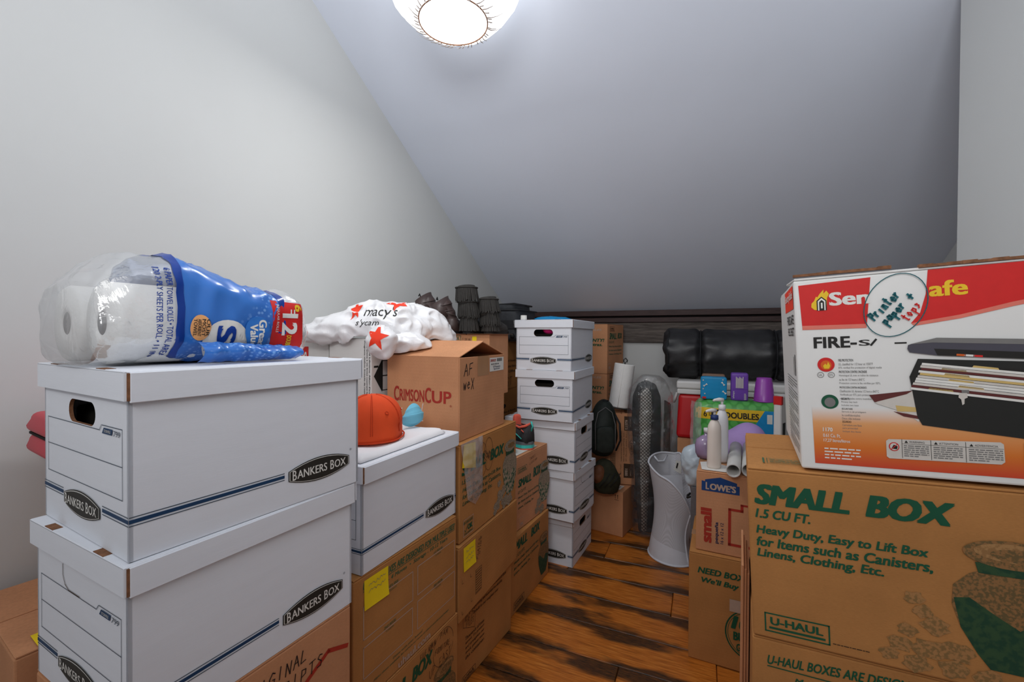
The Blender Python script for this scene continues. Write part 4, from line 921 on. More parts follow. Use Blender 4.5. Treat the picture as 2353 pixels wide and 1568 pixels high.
# ------------------------------------------------------------ towel pack on the front file box
bx_ = BX['A']; A0 = (bx_[0], bx_[1], bx_[2]+bx_[6]+.0008)
tp = empty('paper_towel_pack', A0, bx_[3], 'clear-wrapped pack of paper towel rolls with blue printed label on a white file box', 'paper towels')
M['tissue'] = mat('quilted_paper', (244, 243, 240), .9, .02, 40, .8, 130, .002)
def roll(parent, u0, u1, v, zc_, r):
    bm = bmesh.new(); n = 36; mt = Matrix.Translation((u0, v, zc_)) @ Matrix.Rotation(math.pi/2, 4, 'Y')
    prof = [(.019, 0), (.030, -.001), (r-.004, .000), (r, .005), (r, (u1-u0)-.005), (r-.004, u1-u0), (.019, u1-u0)]
    rings = [[bm.verts.new((q*math.cos(2*math.pi*k/n), q*math.sin(2*math.pi*k/n), z)) for k in range(n)] for q, z in prof]
    for A_, B_ in zip(rings, rings[1:]+rings[:1]):
        for k in range(n): bm.faces.new([A_[k], A_[(k+1) % n], B_[(k+1) % n], B_[k]])
    bmesh.ops.transform(bm, matrix=mt, verts=bm.verts); o = frombm('towel_roll', bm, M['tissue'], parent, True)
    tubeobj('cardboard_core', [(u0+.001, v, zc_), (u1-.001, v, zc_)], .0186, M['raw_dark'], o, 20); return o
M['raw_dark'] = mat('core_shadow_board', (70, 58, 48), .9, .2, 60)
roll(tp, .012, .285, .124, .064, .0625); roll(tp, .008, .282, .251, .064, .0625)
def prof_h(u):
    ks = [(-.03, .085), (-.012, .125), (.03, .172), (.09, .178), (.14, .164), (.20, .142), (.26, .134), (.285, .140), (.31, .125), (.325, .09)]
    for (a, h0), (b_, h1) in zip(ks, ks[1:]):
        if u <= b_: q = max(0, (u-a)/(b_-a)); return h0+(h1-h0)*q
    return ks[-1][1]
def loft(name, u0, u1, nu, m, parent, off=0, amp=.004, ns=56, cap=True):
    vs = []
    for i in range(nu+1):
        u = u0+(u1-u0)*i/nu; h = prof_h(u)+off; e = 0
        endk = 1 - .16*max(0, (.01-u)/.04)**1.5 - .22*max(0, (u-.285)/.04)**1.5
        for k in range(ns):
            t_ = 2*math.pi*k/ns; c_, s_ = math.cos(t_), math.sin(t_); ex = .62
            v = .183 + (.128+off)*endk*math.copysign(abs(c_)**ex, c_); z = h/2 + h/2*math.copysign(abs(s_)**ex, s_)
            if s_ > 0: z -= .012*max(0, c_*-1)*0
            w = amp*(1-abs(nz((u*1.0, v, z), 22, 3))*3) + amp*.6*nz((u, v, z), 60, 9)
            z2_ = max(0.0004+off*.2, z + w*s_*.9); v2 = v + w*c_
            vs.append((u + .004*nz((u, v, z), 30), v2, z2_))
    fs = [(i*ns+k, i*ns+(k+1) % ns, (i+1)*ns+(k+1) % ns, (i+1)*ns+k) for i in range(nu) for k in range(ns)]
    if cap: fs += [tuple(range(ns))[::-1], tuple(range(nu*ns, nu*ns+ns))]
    return mesh(name, vs, [f[::-1] for f in fs], m, parent, True)
fw = loft('plastic_wrapper', -.012, .318, 70, M['film'], tp)
t = NT('blue_dotted_print'); t.b.inputs['Roughness'].default_value = .25
vo = t.add('ShaderNodeTexVoronoi'); vo.inputs['Scale'].default_value = 130; t.l.new(t.coord('Object'), vo.inputs['Vector'])
dm = t.ramp(vo.outputs['Distance'], [(.25, srgb(110, 160, 226)), (.42, srgb(48, 110, 196))]); ln = t.noise(8, 2, t.coord('Object'))
mx = t.add('ShaderNodeMixRGB'); t.l.new(t.ramp(ln.outputs[0], [(.42, (0, 0, 0, 1)), (.58, (1, 1, 1, 1))]), mx.inputs[0]); mx.inputs[1].default_value = srgb(52, 118, 204); t.l.new(dm, mx.inputs[2]); t.l.new(mx.outputs[0], t.b.inputs['Base Color'])
M['bluelabel'] = t.m; M['deepblue'] = mat('deep_blue_print', (22, 62, 150), .25, .05, 20)
lb = loft('blue_label', .080, .258, 40, M['bluelabel'], tp, .0012, cap=False)
fr = ((0, 0, 0), (1, 0, 0), (0, 0, 1))
Cq = lambda cx, cy, rx, ry, n=28: fill2d([(cx+rx*math.cos(2*math.pi*k/n), cy+ry*math.sin(2*math.pi*k/n)) for k in range(n)])
loft('dark_blue_band', .078, .090, 4, M['deepblue'], tp, .0018, cap=False); loft('dark_blue_band', .246, .260, 4, M['deepblue'], tp, .0018, cap=False)
drape('white_swirl', [Cq(.153, .038, .036, .034)], lb, *fr, M['ink_white'], tp, .0016)
drape('orange_roundel', [Cq(.112, .058, .0145, .021)], lb, *fr, M['ink_peach'], tp, .0022)
drape('printed_lettering', [T2(s, .1015+.006*(3-k), .044, .1065+.006*(3-k), .072, .02, 0, 270) for k, s in enumerate(('OUR', 'MOST', 'ABSORBENT', 'TOWEL'))], lb, *fr, M['ink_logo'], tp, .0029, .006)
drape('printed_lettering', [T2('St', .136, .006, .166, .062, .05, 0, 270)], lb, *fr, M['deepblue'], tp, .0026, .008)
drape('light_blue_badge', [Cq(.204, .050, .0225, .030)], lb, *fr, M['ink_midblue'], tp, .0030)
drape('printed_lettering', [T2('Great', .205, .024, .2180, .074, .05, 0, 270), T2('Value', .1905, .024, .2035, .066, .05, 0, 270)], lb, *fr, M['ink_white'], tp, .0038, .006)
drape('red_label', [([(.232, .020), (.296, .018), (.296, .108), (.232, .112)], [(0, 1, 2, 3)])], fw, *fr, M['ink_firered'], tp, .0020)
drape('printed_lettering', [T2('12', .252, .046, .282, .088, .05, 0, 270), T2('=', .268, .088, .276, .096, .03, 0, 270), T2('REGULAR ROLLS', .240, .052, .245, .104, .02, 0, 270)], fw, *fr, M['ink_white'], tp, .0032, .006)
drape('printed_lettering', [T2('6', .276, .092, .290, .106, .05, 0, 270), T2('DOUBLE', .262, .022, .272, .046, .05, 0, 270)], fw, *fr, M['ink_yellow'], tp, .0032, .006)
drape('printed_lettering', [T2('6 PAPER TOWEL ROLLS • TOTAL AREA', .066, .012, .074, .150, .03, 0, 270), T2('120 2-PLY SHEETS PER ROLL • 11 IN', .053, .012, .061, .150, .03, 0, 270), T2('(27.9 cm)', .077, .004, .084, .040, .03, 0, 270)], fw, *fr, M['deepblue'], tp, .0012, .006)
# loose tail of blue film hanging along the front
bm = bmesh.new()
gx, gy = 40, 10; vs = []
for j in range(gy+1):
    for i in range(gx+1):
        s, q = i/gx, j/gy; u = .105+.17*s; z = .001+.034*q*(1-.3*s); vs.append((u, .046 - .022*math.sin(q*3) - .010*nz((u, 0, z), 45), z + .004*abs(nz((u, 3, z), 50))))
mesh('film_tail', vs, [(j*(gx+1)+i, j*(gx+1)+i+1, (j+1)*(gx+1)+i+1, (j+1)*(gx+1)+i) for j in range(gy) for i in range(gx)], M['bluelabel'], tp, True)

# ------------------------------------------------------------ shirt, cap, mask on the second column
b2 = BX['C']; zt = b2[2]+b2[6]
sh = empty('folded_shirt', (b2[0], b2[1], zt+.0008), b2[3], 'folded white shirt lying under an orange cap', 'shirt')
M['cotton'] = mat('white_cotton', (236, 234, 236), .95, .015, 12, .25, 60, .002)
vs = []; gx, gy = 46, 40
def shv(u, v, top):
    e = min(u-.01, .365-u, v-.012, .30-v); h = .0015 + .012*min(1, max(0, e)/.012) + .004*(nz((u, v, 0), 14)+.4) + .006*max(0, nz((u, v, 5), 7))
    return h if top else .0003
for top in (True, False):
    for j in range(gy+1):
        for i in range(gx+1):
            s, q = i/gx, j/gy; u = .008+.355*s + .008*nz((s, q, 0), 3); v = .012+.285*q + .010*nz((s, q, 7), 3); vs.append((u, v, shv(u, v, top)))
N1 = (gx+1)*(gy+1); fs = []
for k in (0, 1):
    for j in range(gy):
        for i in range(gx):
            f = (j*(gx+1)+i, j*(gx+1)+i+1, (j+1)*(gx+1)+i+1, (j+1)*(gx+1)+i); fs.append(tuple(x + k*N1 for x in (f if k == 0 else f[::-1])))
bd = [i for i in range(gx+1)] + [(j+1)*(gx+1)-1 for j in range(1, gy+1)] + [gy*(gx+1)+i for i in range(gx-1, -1, -1)] + [j*(gx+1) for j in range(gy-1, 0, -1)]
fs += [(a, a+N1, b+N1, b) for a, b in zip(bd, bd[1:]+bd[:1])]
mesh('shirt_body', vs, fs, M['cotton'], sh, True)
tubeobj('neck_seam', [(.20+.07*math.cos(t), .18+.05*math.sin(t), .0215 + .004*nz((t, 0, 0), 2)) for t in [k*math.pi/10 for k in range(0, 15)]], .0022, M['cotton'], sh, 6)

cp = empty('baseball_cap', (-.388, 1.205, zt+.020), R(28), 'orange cotton baseball cap resting on the folded white shirt', 'cap')
M['capo'] = mat('orange_cotton', (226, 78, 34), .85, .05, 30, .35, 300, .0006)
bm = bmesh.new(); rings = []
for j in range(17):
    th = math.pi/2*j/16
    ring = []
    for k in range(48):
        a = 2*math.pi*k/48; r = .088*math.cos(th)**.72; z = .118*math.sin(th)**.9
        x = r*math.cos(a); y = r*math.sin(a)*1.08
        dent = 1 + .05*math.sin(a*2+1)*math.sin(2*th) + .06*nz((x, y, z), 16)
        x *= dent; y *= dent; x += .012*z/.118*math.cos(a)*0 + .10*z*.1
        if z < .04: x += .006*math.sin(3*a)
        ring.append(bm.verts.new((x, y, z - .004*abs(math.sin(a*3))*math.sin(2*th))))
    rings.append(ring)
for A_, B_ in zip(rings, rings[1:]):
    for k in range(48): bm.faces.new([A_[k], A_[(k+1) % 48], B_[(k+1) % 48], B_[k]])
bm.faces.new(rings[-1]); bm.faces.new(rings[0][::-1])
cr = frombm('crown', bm, M['capo'], cp, True)
M['capstitch'] = mat('orange_seam', (198, 62, 26), .9, .05)
tvs = [v.co.copy() for v in cr.data.vertices]; cbv = BVHTree.FromPolygons(tvs, [tuple(p.vertices) for p in cr.data.polygons])
def onsurf(d, lift=.0006):
    d = Vector(d).normalized(); o = Vector((0, 0, .02)); h = cbv.ray_cast(o + d*.4, -d); return (h[0] + d*lift) if h[0] else o + d*.09
for a in (-100, -40, 20, 80, 140, 200):
    for da in (-1.6, 1.6):
        tubeobj('crown_seam', [onsurf((math.cos(R(a+da*max(0.2, 1)))*math.cos(q), math.sin(R(a+da))*math.cos(q), math.sin(q))) for q in [k*.13 for k in range(0, 12)]], .0009, M['capstitch'], cp, 5)
for a in (-130, -70, -10, 50):
    q = .62; c0 = onsurf((math.cos(R(a))*math.cos(q), math.sin(R(a))*math.cos(q), math.sin(q)), .0004); n_ = (c0-Vector((0, 0, .02))).normalized(); s_ = n_.cross(Vector((0, 0, 1))).normalized(); w_ = n_.cross(s_)
    tubeobj('eyelet', [c0 + s_*.0045*math.cos(t) + w_*.0045*math.sin(t) for t in [2*math.pi*k/12 for k in range(12)]], .0013, M['capstitch'], cp, 6, closed=True)
tubeobj('sweatband_edge', [(.0905*math.cos(t)*1.0 + .006*math.sin(3*t), .0905*math.sin(t)*1.08, .003) for t in [2*math.pi*k/30 for k in range(30)]], .0022, M['capstitch'], cp, 6, closed=True)
vs = []; fs = []
for j in range(7):
    for i in range(17):
        a = R(95 + 90*i/16); r = .086 + .065*j/6*math.sin(math.pi*(i+.6)/17.2)**.5; vs.append((r*math.cos(a), r*math.sin(a)*1.08, .004 + .012*math.sin(math.pi*i/16)))
for j in range(6):
    for i in range(16): fs.append((j*17+i, j*17+i+1, (j+1)*17+i+1, (j+1)*17+i))
br = mesh('brim', vs, fs, M['capo'], cp, True); md = br.modifiers.new('s', 'SOLIDIFY'); md.thickness = .003

mk = empty('face_mask', (-.306, 1.352, zt+.0175), R(62), 'light blue pleated disposable face mask behind the orange cap', 'mask')
M['maskblue'] = mat('blue_nonwoven', (120, 196, 222), .8, .04, 40, .2, 200, .0004)
vs = []; gx, gy = 20, 14
for j in range(gy+1):
    for i in range(gx+1):
        s, q = i/gx*2-1, j/gy*2-1; x = .050*s*(1-.10*q*q)*(1-.38*max(0, q)); y = -.020*(1-s*s)*(1-q*q); z = .037 + .036*q*(1-.35*s*s); z -= .004*((j // 3) % 2); vs.append((x, y, z))
o = mesh('mask_panel', vs, [(j*(gx+1)+i, j*(gx+1)+i+1, (j+1)*(gx+1)+i+1, (j+1)*(gx+1)+i) for j in range(gy) for i in range(gx)], M['maskblue'], mk); md = o.modifiers.new('s', 'SOLIDIFY'); md.thickness = .002
for s in (-1, 1): tubeobj('ear_loop', [(s*.048, .001, .065), (s*.064, .016, .055), (s*.066, .022, .030), (s*.060, .018, .006), (s*.048, .001, .010)], .0011, M['cotton'], mk, 6)

# ------------------------------------------------------------ white shopping bag draped over white and coffee cartons
bg = empty('shopping_bag', (-0.496, 1.620, 1.202), 0, 'crumpled white plastic shopping bag with red stars slumped over white and brown cartons', 'bag')
b0 = Vector(bg.location)
def bl(p, _a, _b, r): return (tuple(Vector(p) - b0), r)
def zfl(x, y):
    X_, Y_ = x+b0.x, y+b0.y
    # tops of the cartons under the bag
    def inside(ox, oy, th, a, b_, m=.022):
        u = (X_-ox)*math.cos(th)+(Y_-oy)*math.sin(th); v = -(X_-ox)*math.sin(th)+(Y_-oy)*math.cos(th); return (u, v) if -m < u < a+m and -m < v < b_+m else None
    z = 1.098
    if inside(-.492, 1.525, 1.146, .30, .20): z = max(z, 1.196)
    if inside(-.690, 1.640, 1.146, .26, .16): z = max(z, 1.192)
    q = inside(-.171, 1.430, 1.146, .34, .30)
    if q: z = max(z, 1.138 + max(0, .052*(1-abs(q[0]-.17)/.17)))
    return z - b0.z
E1 = [bl((-0.492, 1.660, 1.218), 0, 0, (.16, .12, .098)), bl((-0.617, 1.640, 1.214), 0, 0, (.16, .10, .058)), bl((-0.706, 1.620, 1.209), 0, 0, (.085, .07, .033)), bl((-0.394, 1.740, 1.211), 0, 0, (.125, .11, .105)), bl((-0.323, 1.780, 1.176), 0, 0, (.075, .09, .070)), bl((-0.435, 1.460, 1.180), 0, 0, (.05, .045, .055)), bl((-0.397, 1.580, 1.171), 0, 0, (.09, .06, .04))]
bo = blob('bag_body', E1, M['bag_white'], bg, amp=.026, freq=11, seg=(220, 130), zfloor=zfl, seed=4)
def star(cx, cy, r, rot, sq=1.0):
    pts = []
    for k in range(10):
        a = rot + math.pi*k/5; q = r if k % 2 == 0 else r*.42; pts.append((cx+q*math.cos(a)*sq, cy+q*math.sin(a)))
    return fill2d(pts)
fr2 = ((0, 0, 0), (1, 0, 0), (0, 0, 1))
def bp(P_): return (P_[0]-b0.x, P_[2]-b0.z)
for P_, r_, rot, sq in (((-0.564, 1.550, 1.291), .042, .5, .6), ((-0.423, 1.560, 1.323), .036, 2.1, 1.0), ((-0.435, 1.450, 1.194), .046, 1.4, .85)):
    c_ = bp(P_); drape('printed_star', [star(c_[0], c_[1], r_, rot, sq)], bo, *fr2, M['ink_starred'], bg, .0018)
c_ = bp((-0.481, 1.550, 1.285)); drape('printed_lettering', [T2("macy's", c_[0]-.045, c_[1]-.028, c_[0]+.070, c_[1]+.020, -.012)], bo, *fr2, M['ink_safe'], bg, .0018, .008)
c_ = bp((-0.507, 1.530, 1.244)); drape('printed_lettering', [T2("s'ycam", c_[0]-.04, c_[1]-.016, c_[0]+.04, c_[1]+.012, -.012, .3)], bo, *fr2, M['ink_safe'], bg, .0018, .008)

# ------------------------------------------------------------ boots
M['brownleather'] = mat('dark_brown_leather', (74, 60, 58), .42, .25, 14, .4, 40, .003, spec=.5)
M['suede'] = mat('black_suede', (58, 56, 54), .95, .15, 60, .4, 200, .001)
M['sole'] = mat('black_rubber', (28, 27, 27), .7, .1)
def boot(name, loc, rz, m, h, lean, label, group, fringe=False, slouch=0):
    root = empty(name, loc, rz, label, 'boots', group)
    pts = []; rad = []
    for i in range(15):
        t_ = i/14; z = .045 + (h-.045)*t_; pts.append(Vector((lean[0]*t_**1.15, lean[1]*t_**1.15, z))); rad.append(.030 + .012*t_**1.2 + slouch*math.sin(t_*19))
    bm = bmesh.new(); tube(bm, pts, rad, 22, flat=1.15)
    # hollow top
    top = [f for f in bm.faces if len(f.verts) > 4 and f.calc_center_median().z > h*.8]
    r = bmesh.ops.inset_region(bm, faces=top, thickness=.004)
    r2 = bmesh.ops.extrude_discrete_faces(bm, faces=top); 
    for f in r2['faces']: bmesh.ops.translate(bm, vec=(-lean[0]*.3, -lean[1]*.3, -.09), verts=f.verts)
    frombm('shaft', bm, m, root, True)
    vs = [((0, 0, .045), (.034, .030, .046)), ((.055, 0, .034), (.062, .031, .036)), ((.095, 0, .026), (.052, .033, .028))]
    blob('foot', vs, m, root, .0015, 20, (40, 24), zmin=.010)
    bm = bmesh.new(); out = [(-.036, .0), (-.030, .020), (-.012, .028), (.05, .028), (.10, .034), (.140, .024), (.152, 0), (.140, -.024), (.10, -.034), (.05, -.028), (-.012, -.028), (-.030, -.020)]
    A_ = [bm.verts.new((x, y, 0)) for x, y in out]; B_ = [bm.verts.new((x, y, .014)) for x, y in out]; bm.faces.new(A_[::-1]); bm.faces.new(B_)
    for k in range(len(out)): bm.faces.new([A_[k], A_[(k+1) % len(out)], B_[(k+1) % len(out)], B_[k]])
    frombm('sole', bm, M['sole'], root)
    if fringe:
        rr = random.Random(hash(label) % 97)
        for lv, (z1, ln) in enumerate(((h-.004, .075), (h*.68, .085), (h*.36, .080))):
            bm = bmesh.new(); n = 64
            for k in range(n):
                a = 2*math.pi*k/n; t1 = (z1-.045)/(h-.045); c_ = Vector((lean[0]*t1**1.15, lean[1]*t1**1.15, z1)); r1 = (.030+.012*max(0, t1)**1.2)+.003
                l_ = ln*rr.uniform(.86, 1.04); sw = rr.uniform(-.05, .05); zb = max(.012, z1-l_)
                def q(aa, rr_, z_): 
                    tt = max(0, (z_-.045)/(h-.045)); cc = Vector((lean[0]*tt**1.15, lean[1]*tt**1.15, z_)); return cc + Vector((math.cos(aa)*rr_, math.sin(aa)*rr_*1.15, 0))
                w = math.pi/n*.86; ro = rr.uniform(.003, .009)
                v = [bm.verts.new(q(a-w, r1, z1)), bm.verts.new(q(a+w, r1, z1)), bm.verts.new(q(a+w+sw, r1+ro, zb)), bm.verts.new(q(a-w+sw, r1+ro, zb))]
                v2 = [bm.verts.new(x.co + Vector((math.cos(a), math.sin(a), 0))*.0022) for x in v]
                bm.faces.new(v[::-1]); bm.faces.new(v2)
                for i in range(4): bm.faces.new([v[i], v[(i+1) % 4], v2[(i+1) % 4], v2[i]])
            frombm('fringe', bm, M['suede'], root)['kind'] = 'stuff'
            pts = [q(2*math.pi*k/28, r1+.003, z1-.004) for k in range(28)]
            tubeobj('fringe_band', pts, .004, M['suede'], root, 6, closed=True)
    else:
        for t1 in (.35, .5, .65, .8):
            z_ = .045+(h-.045)*t1; cc = Vector((lean[0]*t1**1.15, lean[1]*t1**1.15, z_)); r1 = .030+.012*t1**1.2+slouch*math.sin(t1*19)+.0012
            tubeobj('leather_strap', [cc + Vector((math.cos(a)*r1, math.sin(a)*r1*1.15, .012*math.cos(a+t1*9))) for a in [2*math.pi*k/24 for k in range(24)]], .0022, M['brownleather'], root, 6, closed=True)
        tubeobj('pull_tab', [(lean[0]-.02, lean[1], h), (lean[0]-.026, lean[1], h+.014), (lean[0]-.034, lean[1], h+.002)], .003, M['sole'], root, 6)
    return root
ZB_ = 1.2105
boot('ankle_boot', (-.300, 2.190, ZB_), R(70), M['brownleather'], .165, (-.03, .055), 'dark brown leather boot leaning left, next to the fringed boots', None, slouch=.0022)
boot('ankle_boot', (-.385, 2.262, ZB_), R(60), M['brownleather'], .190, (-.035, .070), 'dark brown leather boot behind the white shopping bag, leftmost of the boots', None, slouch=.0022)
boot('fringed_boot', (-.212, 2.150, ZB_), R(70), M['suede'], .235, (.004, .018), 'tall black fringed suede boot, the highest of the boots', None, fringe=True)
boot('fringed_boot', (-.108, 2.175, ZB_), R(60), M['suede'], .180, (.0, .018), 'black fringed suede boot beside the suitcase', None, fringe=True)
# the boots carton top is broad enough to carry them all
box('top_board', (-.012, -.02, .3050, .225, .262, .3054), M['kraft'], next(o for o in col.objects if o.get('label', '').startswith('brown carton under the boots')), 0)

# ------------------------------------------------------------ suitcase
sc_ = empty('suitcase', (.030, 2.46, 1.1712), 1.13, 'soft black fabric suitcase lying on brown cartons at the left wall', 'suitcase')
M['nylon'] = mat('black_nylon', (52, 54, 58), .7, .15, 60, .3, 260, .0006); M['nylon2'] = mat('black_nylon_webbing', (34, 35, 38), .6, .1, 80, .3, 260, .0006)
M['steelgrey'] = mat('grey_plastic', (110, 108, 108), .5, .1)
def softbox(name, d, m, parent, e=.35, amp=.004, n=14, seed=0, zmin=None):
    x0, y0, z0, x1, y1, z1 = d; c = Vector(((x0+x1)/2, (y0+y1)/2, (z0+z1)/2)); hx, hy, hz = (x1-x0)/2, (y1-y0)/2, (z1-z0)/2; vs = []; U, V = n*4, n*2
    for j in range(V+1):
        th = math.pi*j/V; st, ct = math.sin(th), math.cos(th)
        for i in range(U):
            ph = 2*math.pi*i/U; f = lambda w, ee: math.copysign(abs(w)**ee, w)
            p = Vector((hx*f(st, e)*f(math.cos(ph), e), hy*f(st, e)*f(math.sin(ph), e), hz*f(ct, e))) + c
            nn = Vector((p.x-c.x, p.y-c.y, p.z-c.z)).normalized(); p += nn*amp*(nz(p, 18, seed) + .5*nz(p, 45, seed))
            if zmin is not None: p.z = max(p.z, zmin)
            vs.append(p)
    return mesh(name, vs, [(j*U+i, (j+1)*U+i, (j+1)*U+(i+1) % U, j*U+(i+1) % U) for j in range(V) for i in range(U)], m, parent, True)
softbox('shell', (0, 0, .0, .30, .30, .185), M['nylon'], sc_, .22, .004, 16, 1, zmin=.0)
softbox('front_pocket', (.02, .03, .178, .28, .27, .218), M['nylon'], sc_, .30, .006, 14, 5)
tubeobj('zip_piping', [(.0, .01, .178), (.0, .29, .178), (.01, .30, .178), (.29, .30, .178), (.30, .29, .178), (.30, .01, .178), (.29, 0, .178), (.01, 0, .178)], .0045, M['nylon2'], sc_, 8, closed=True)
tubeobj('zip_piping', [(.02, .03, .214), (.02, .27, .214), (.28, .27, .214), (.28, .03, .214)], .005, M['nylon2'], sc_, 8, closed=True)
box('webbing_strap', (-.004, .0, .07, .0, .30, .12), M['nylon2'], sc_, .001); tubeobj('side_handle', [(-.002, .02, .095), (-.014, .015, .115), (-.014, .010, .075), (-.002, .02, .085)], .004, M['steelgrey'], sc_, 8)
for v in (.03,): lathe('corner_foot', [(.0, 0), (.014, 0), (.012, .010), (0, .012)], M['sole'], sc_, 16, mtx=Matrix.Translation((-.001, v, .03)) @ Matrix.Rotation(-math.pi/2, 4, 'Y'))

# blue cloth and small white cap on top of the tall stack
s1 = BX['S1']; zt1 = s1[2]+s1[6]
o = blob('folded_cloth', [((0, 0, .012), (.095, .05, .014)), ((.07, 0, .010), (.05, .045, .012))], M['ink_sky'], None, .003, 20, (48, 24), zmin=.0008); o.location = (.220, 2.500, zt1+.0012); tag(o, 'bright blue folded cloth at the back of the tall white stack', 'cloth')
o = lathe('bottle_cap', [(.0, .0), (.0165, .0), (.0168, .004), (.016, .024), (.0, .025)], M['ink_white'], None, 28); o.location = (.062, 2.325, zt1+.0008); tag(o, 'small round white cap on the rear left lid of the tall stack', 'cap')

# pink thing inside the top box
o = blob('pink_ball', [((0, 0, .02), (.036, .036, .024))], mat('hot_pink_plastic', (232, 40, 130), .5, .05), None, .001, 20, (24, 16)); 
q_ = BX['S1']; th_ = q_[3]; uu, vv = .052, .135
o.location = (q_[0]+uu*math.cos(th_)-vv*math.sin(th_), q_[1]+uu*math.sin(th_)+vv*math.cos(th_), q_[2]+.1860); tag(o, 'hot pink rounded item seen through the handle hole of the topmost file box', 'toy')

# ------------------------------------------------------------ sneakers on the sneaker carton
pa = empty('paper_sheet', (0, 0, 0), 0, 'white sheet of paper under the sneakers', 'paper'); 
ps = [(.052, 2.02), (.135, 2.185), (.060, 2.235), (.006, 2.12), (-.020, 2.045), (.000, 1.985), (.012, 1.965)]
ps = [(.020, 1.958), (.128, 2.150), (.060, 2.190), (-.070, 2.12), (-.085, 2.02), (-.035, 1.985)]
vs = [(x, y, .6590) for x, y in ps] + [(x, y, .6595) for x, y in ps]; n = len(ps)
mesh('sheet', vs, [tuple(range(n))[::-1], tuple(range(n, 2*n))] + [(i, (i+1) % n, n+(i+1) % n, n+i) for i in range(n)], M['ink_white'], pa)
M['shoe'] = mat('black_grey_mesh_fabric', (58, 58, 60), .8, .3, 40, .6, 300, .001); M['coral'] = mat('coral_lining', (232, 104, 84), .8, .08, 60); M['teal'] = mat('teal_rubber', (70, 196, 186), .5, .05); M['shoegrey'] = mat('grey_rubber', (104, 106, 110), .6, .05)
def sneaker(loc, rz, label):
    root = empty('sneaker', loc, rz, label, 'shoe', 'pair of running shoes'); L = .235
    out = lambda u: .034 + .008*math.sin(min(1, u)*math.pi*.9) + .010*math.sin(max(0, u-.45)/.55*math.pi)*.8 if 0 < u < 1 else .02
    def ringed(name, z0, z1, m, gr=0, ux0=0, ux1=1.0):
        bm = bmesh.new(); n = 18; A_ = []; B_ = []; up = [ux0+(ux1-ux0)*k/n for k in range(n+1)]
        loop = [(u*L, (out(u)+gr)*math.sin(min(1, (u+.02)*7)*math.pi/2)*math.sin(min(1, (1.02-u)*6)*math.pi/2)) for u in up]
        pts = loop + [(x, -y) for x, y in reversed(loop)]
        lift = lambda x: .014*max(0, (x/L-.72)/.28)**2
        A_ = [bm.verts.new((x, y, z0+lift(x))) for x, y in pts]; B_ = [bm.verts.new((x, y*.96, z1+lift(x))) for x, y in pts]
        bm.faces.new(A_[::-1]); bm.faces.new(B_)
        for k in range(len(pts)): bm.faces.new([A_[k], A_[(k+1) % len(pts)], B_[(k+1) % len(pts)], B_[k]])
        bmesh.ops.remove_doubles(bm, verts=bm.verts, dist=1e-5)
        return frombm(name, bm, m, root)
    ringed('outsole', 0, .006, M['coral'], .001); ringed('midsole', .006, .020, M['teal'], .002); ringed('midsole', .0195, .032, M['shoegrey'], .001)
    # upper: rings along the length with an open collar
    bm = bmesh.new(); secs = []
    for k in range(15):
        u = .03+.94*k/14; x = u*L; w = out(u)*.93*math.sin(min(1, (u+.05)*6)*math.pi/2)*math.sin(min(1, (1.05-u)*6)*math.pi/2); hgt = (.078 - .012*math.sin(u*9)*0 if u < .38 else .078 - .058*((u-.38)/.62)**.8) * (1 if u > .08 else .95); hgt += .010*max(0, 1-u/.12)
        sec = []
        for j in range(13):
            a = math.pi*j/12; yy = w*math.cos(a)*(1-.22*math.sin(a)); zz = .028 + hgt*math.sin(a)**.75 + .010*max(0, (u-.8))
            sec.append((x - .004*math.sin(a)*(1 if u < .3 else 0), yy, zz))
        secs.append((u, sec))
    V_ = [[bm.verts.new(p) for p in s] for u, s in secs]
    for k in range(14):
        for j in range(12):
            if .07 < secs[k][0] < .40 and 4 <= j <= 7: continue
            bm.faces.new([V_[k][j], V_[k][j+1], V_[k+1][j+1], V_[k+1][j]])
    bm.faces.new(V_[0]); bm.faces.new(V_[-1][::-1])
    up = frombm('upper', bm, M['shoe'], root, True); md = up.modifiers.new('s', 'SOLIDIFY'); md.thickness = .003
    root.scale = (1.12, 1.12, 1.12); hh = .106
    tubeobj('collar', [(.010, 0, hh+.002), (.020, .020, hh-.006), (.050, .026, hh-.016), (.085, .020, hh-.014), (.100, 0, hh-.006), (.085, -.020, hh-.014), (.050, -.026, hh-.016), (.020, -.020, hh-.006)], .0055, M['coral'], root, 8, closed=True)
    softbox('tongue', (.085, -.020, .070, .104, .020, .138), M['coral'], root, .5, .001, 8)
    softbox('insole', (.02, -.022, .040, .11, .022, .060), M['coral'], root, .5, .0, 6)
    for k in range(5): tubeobj('lace', [(.105+.016*k, -.020+.001*k, .101-.009*k), (.112+.016*k, 0, .110-.010*k), (.105+.016*k, .020-.001*k, .101-.009*k)], .0022, M['coral'], root, 6)
    tubeobj('heel_tab', [(.006, 0, .078), (-.003, 0, .100), (.006, 0, .118)], .004, M['teal'], root, 8)
    for s in (-1, 1): tubeobj('side_stripe', [(.03, s*.0345, .045), (.06, s*.0375, .062), (.10, s*.034, .075)], .0022, M['teal'], root, 6); tubeobj('side_stripe', [(.02, s*.031, .075), (.035, s*.031, .083)], .0024, M['coral'], root, 6)
    return root
sneaker((.098, 2.070, .6598), R(132), 'grey running shoe with coral lining and teal sole, fully visible, heel to the aisle')
sneaker((.006, 1.970, .6598), R(132), 'matching running shoe mostly hidden behind the carton on its left')

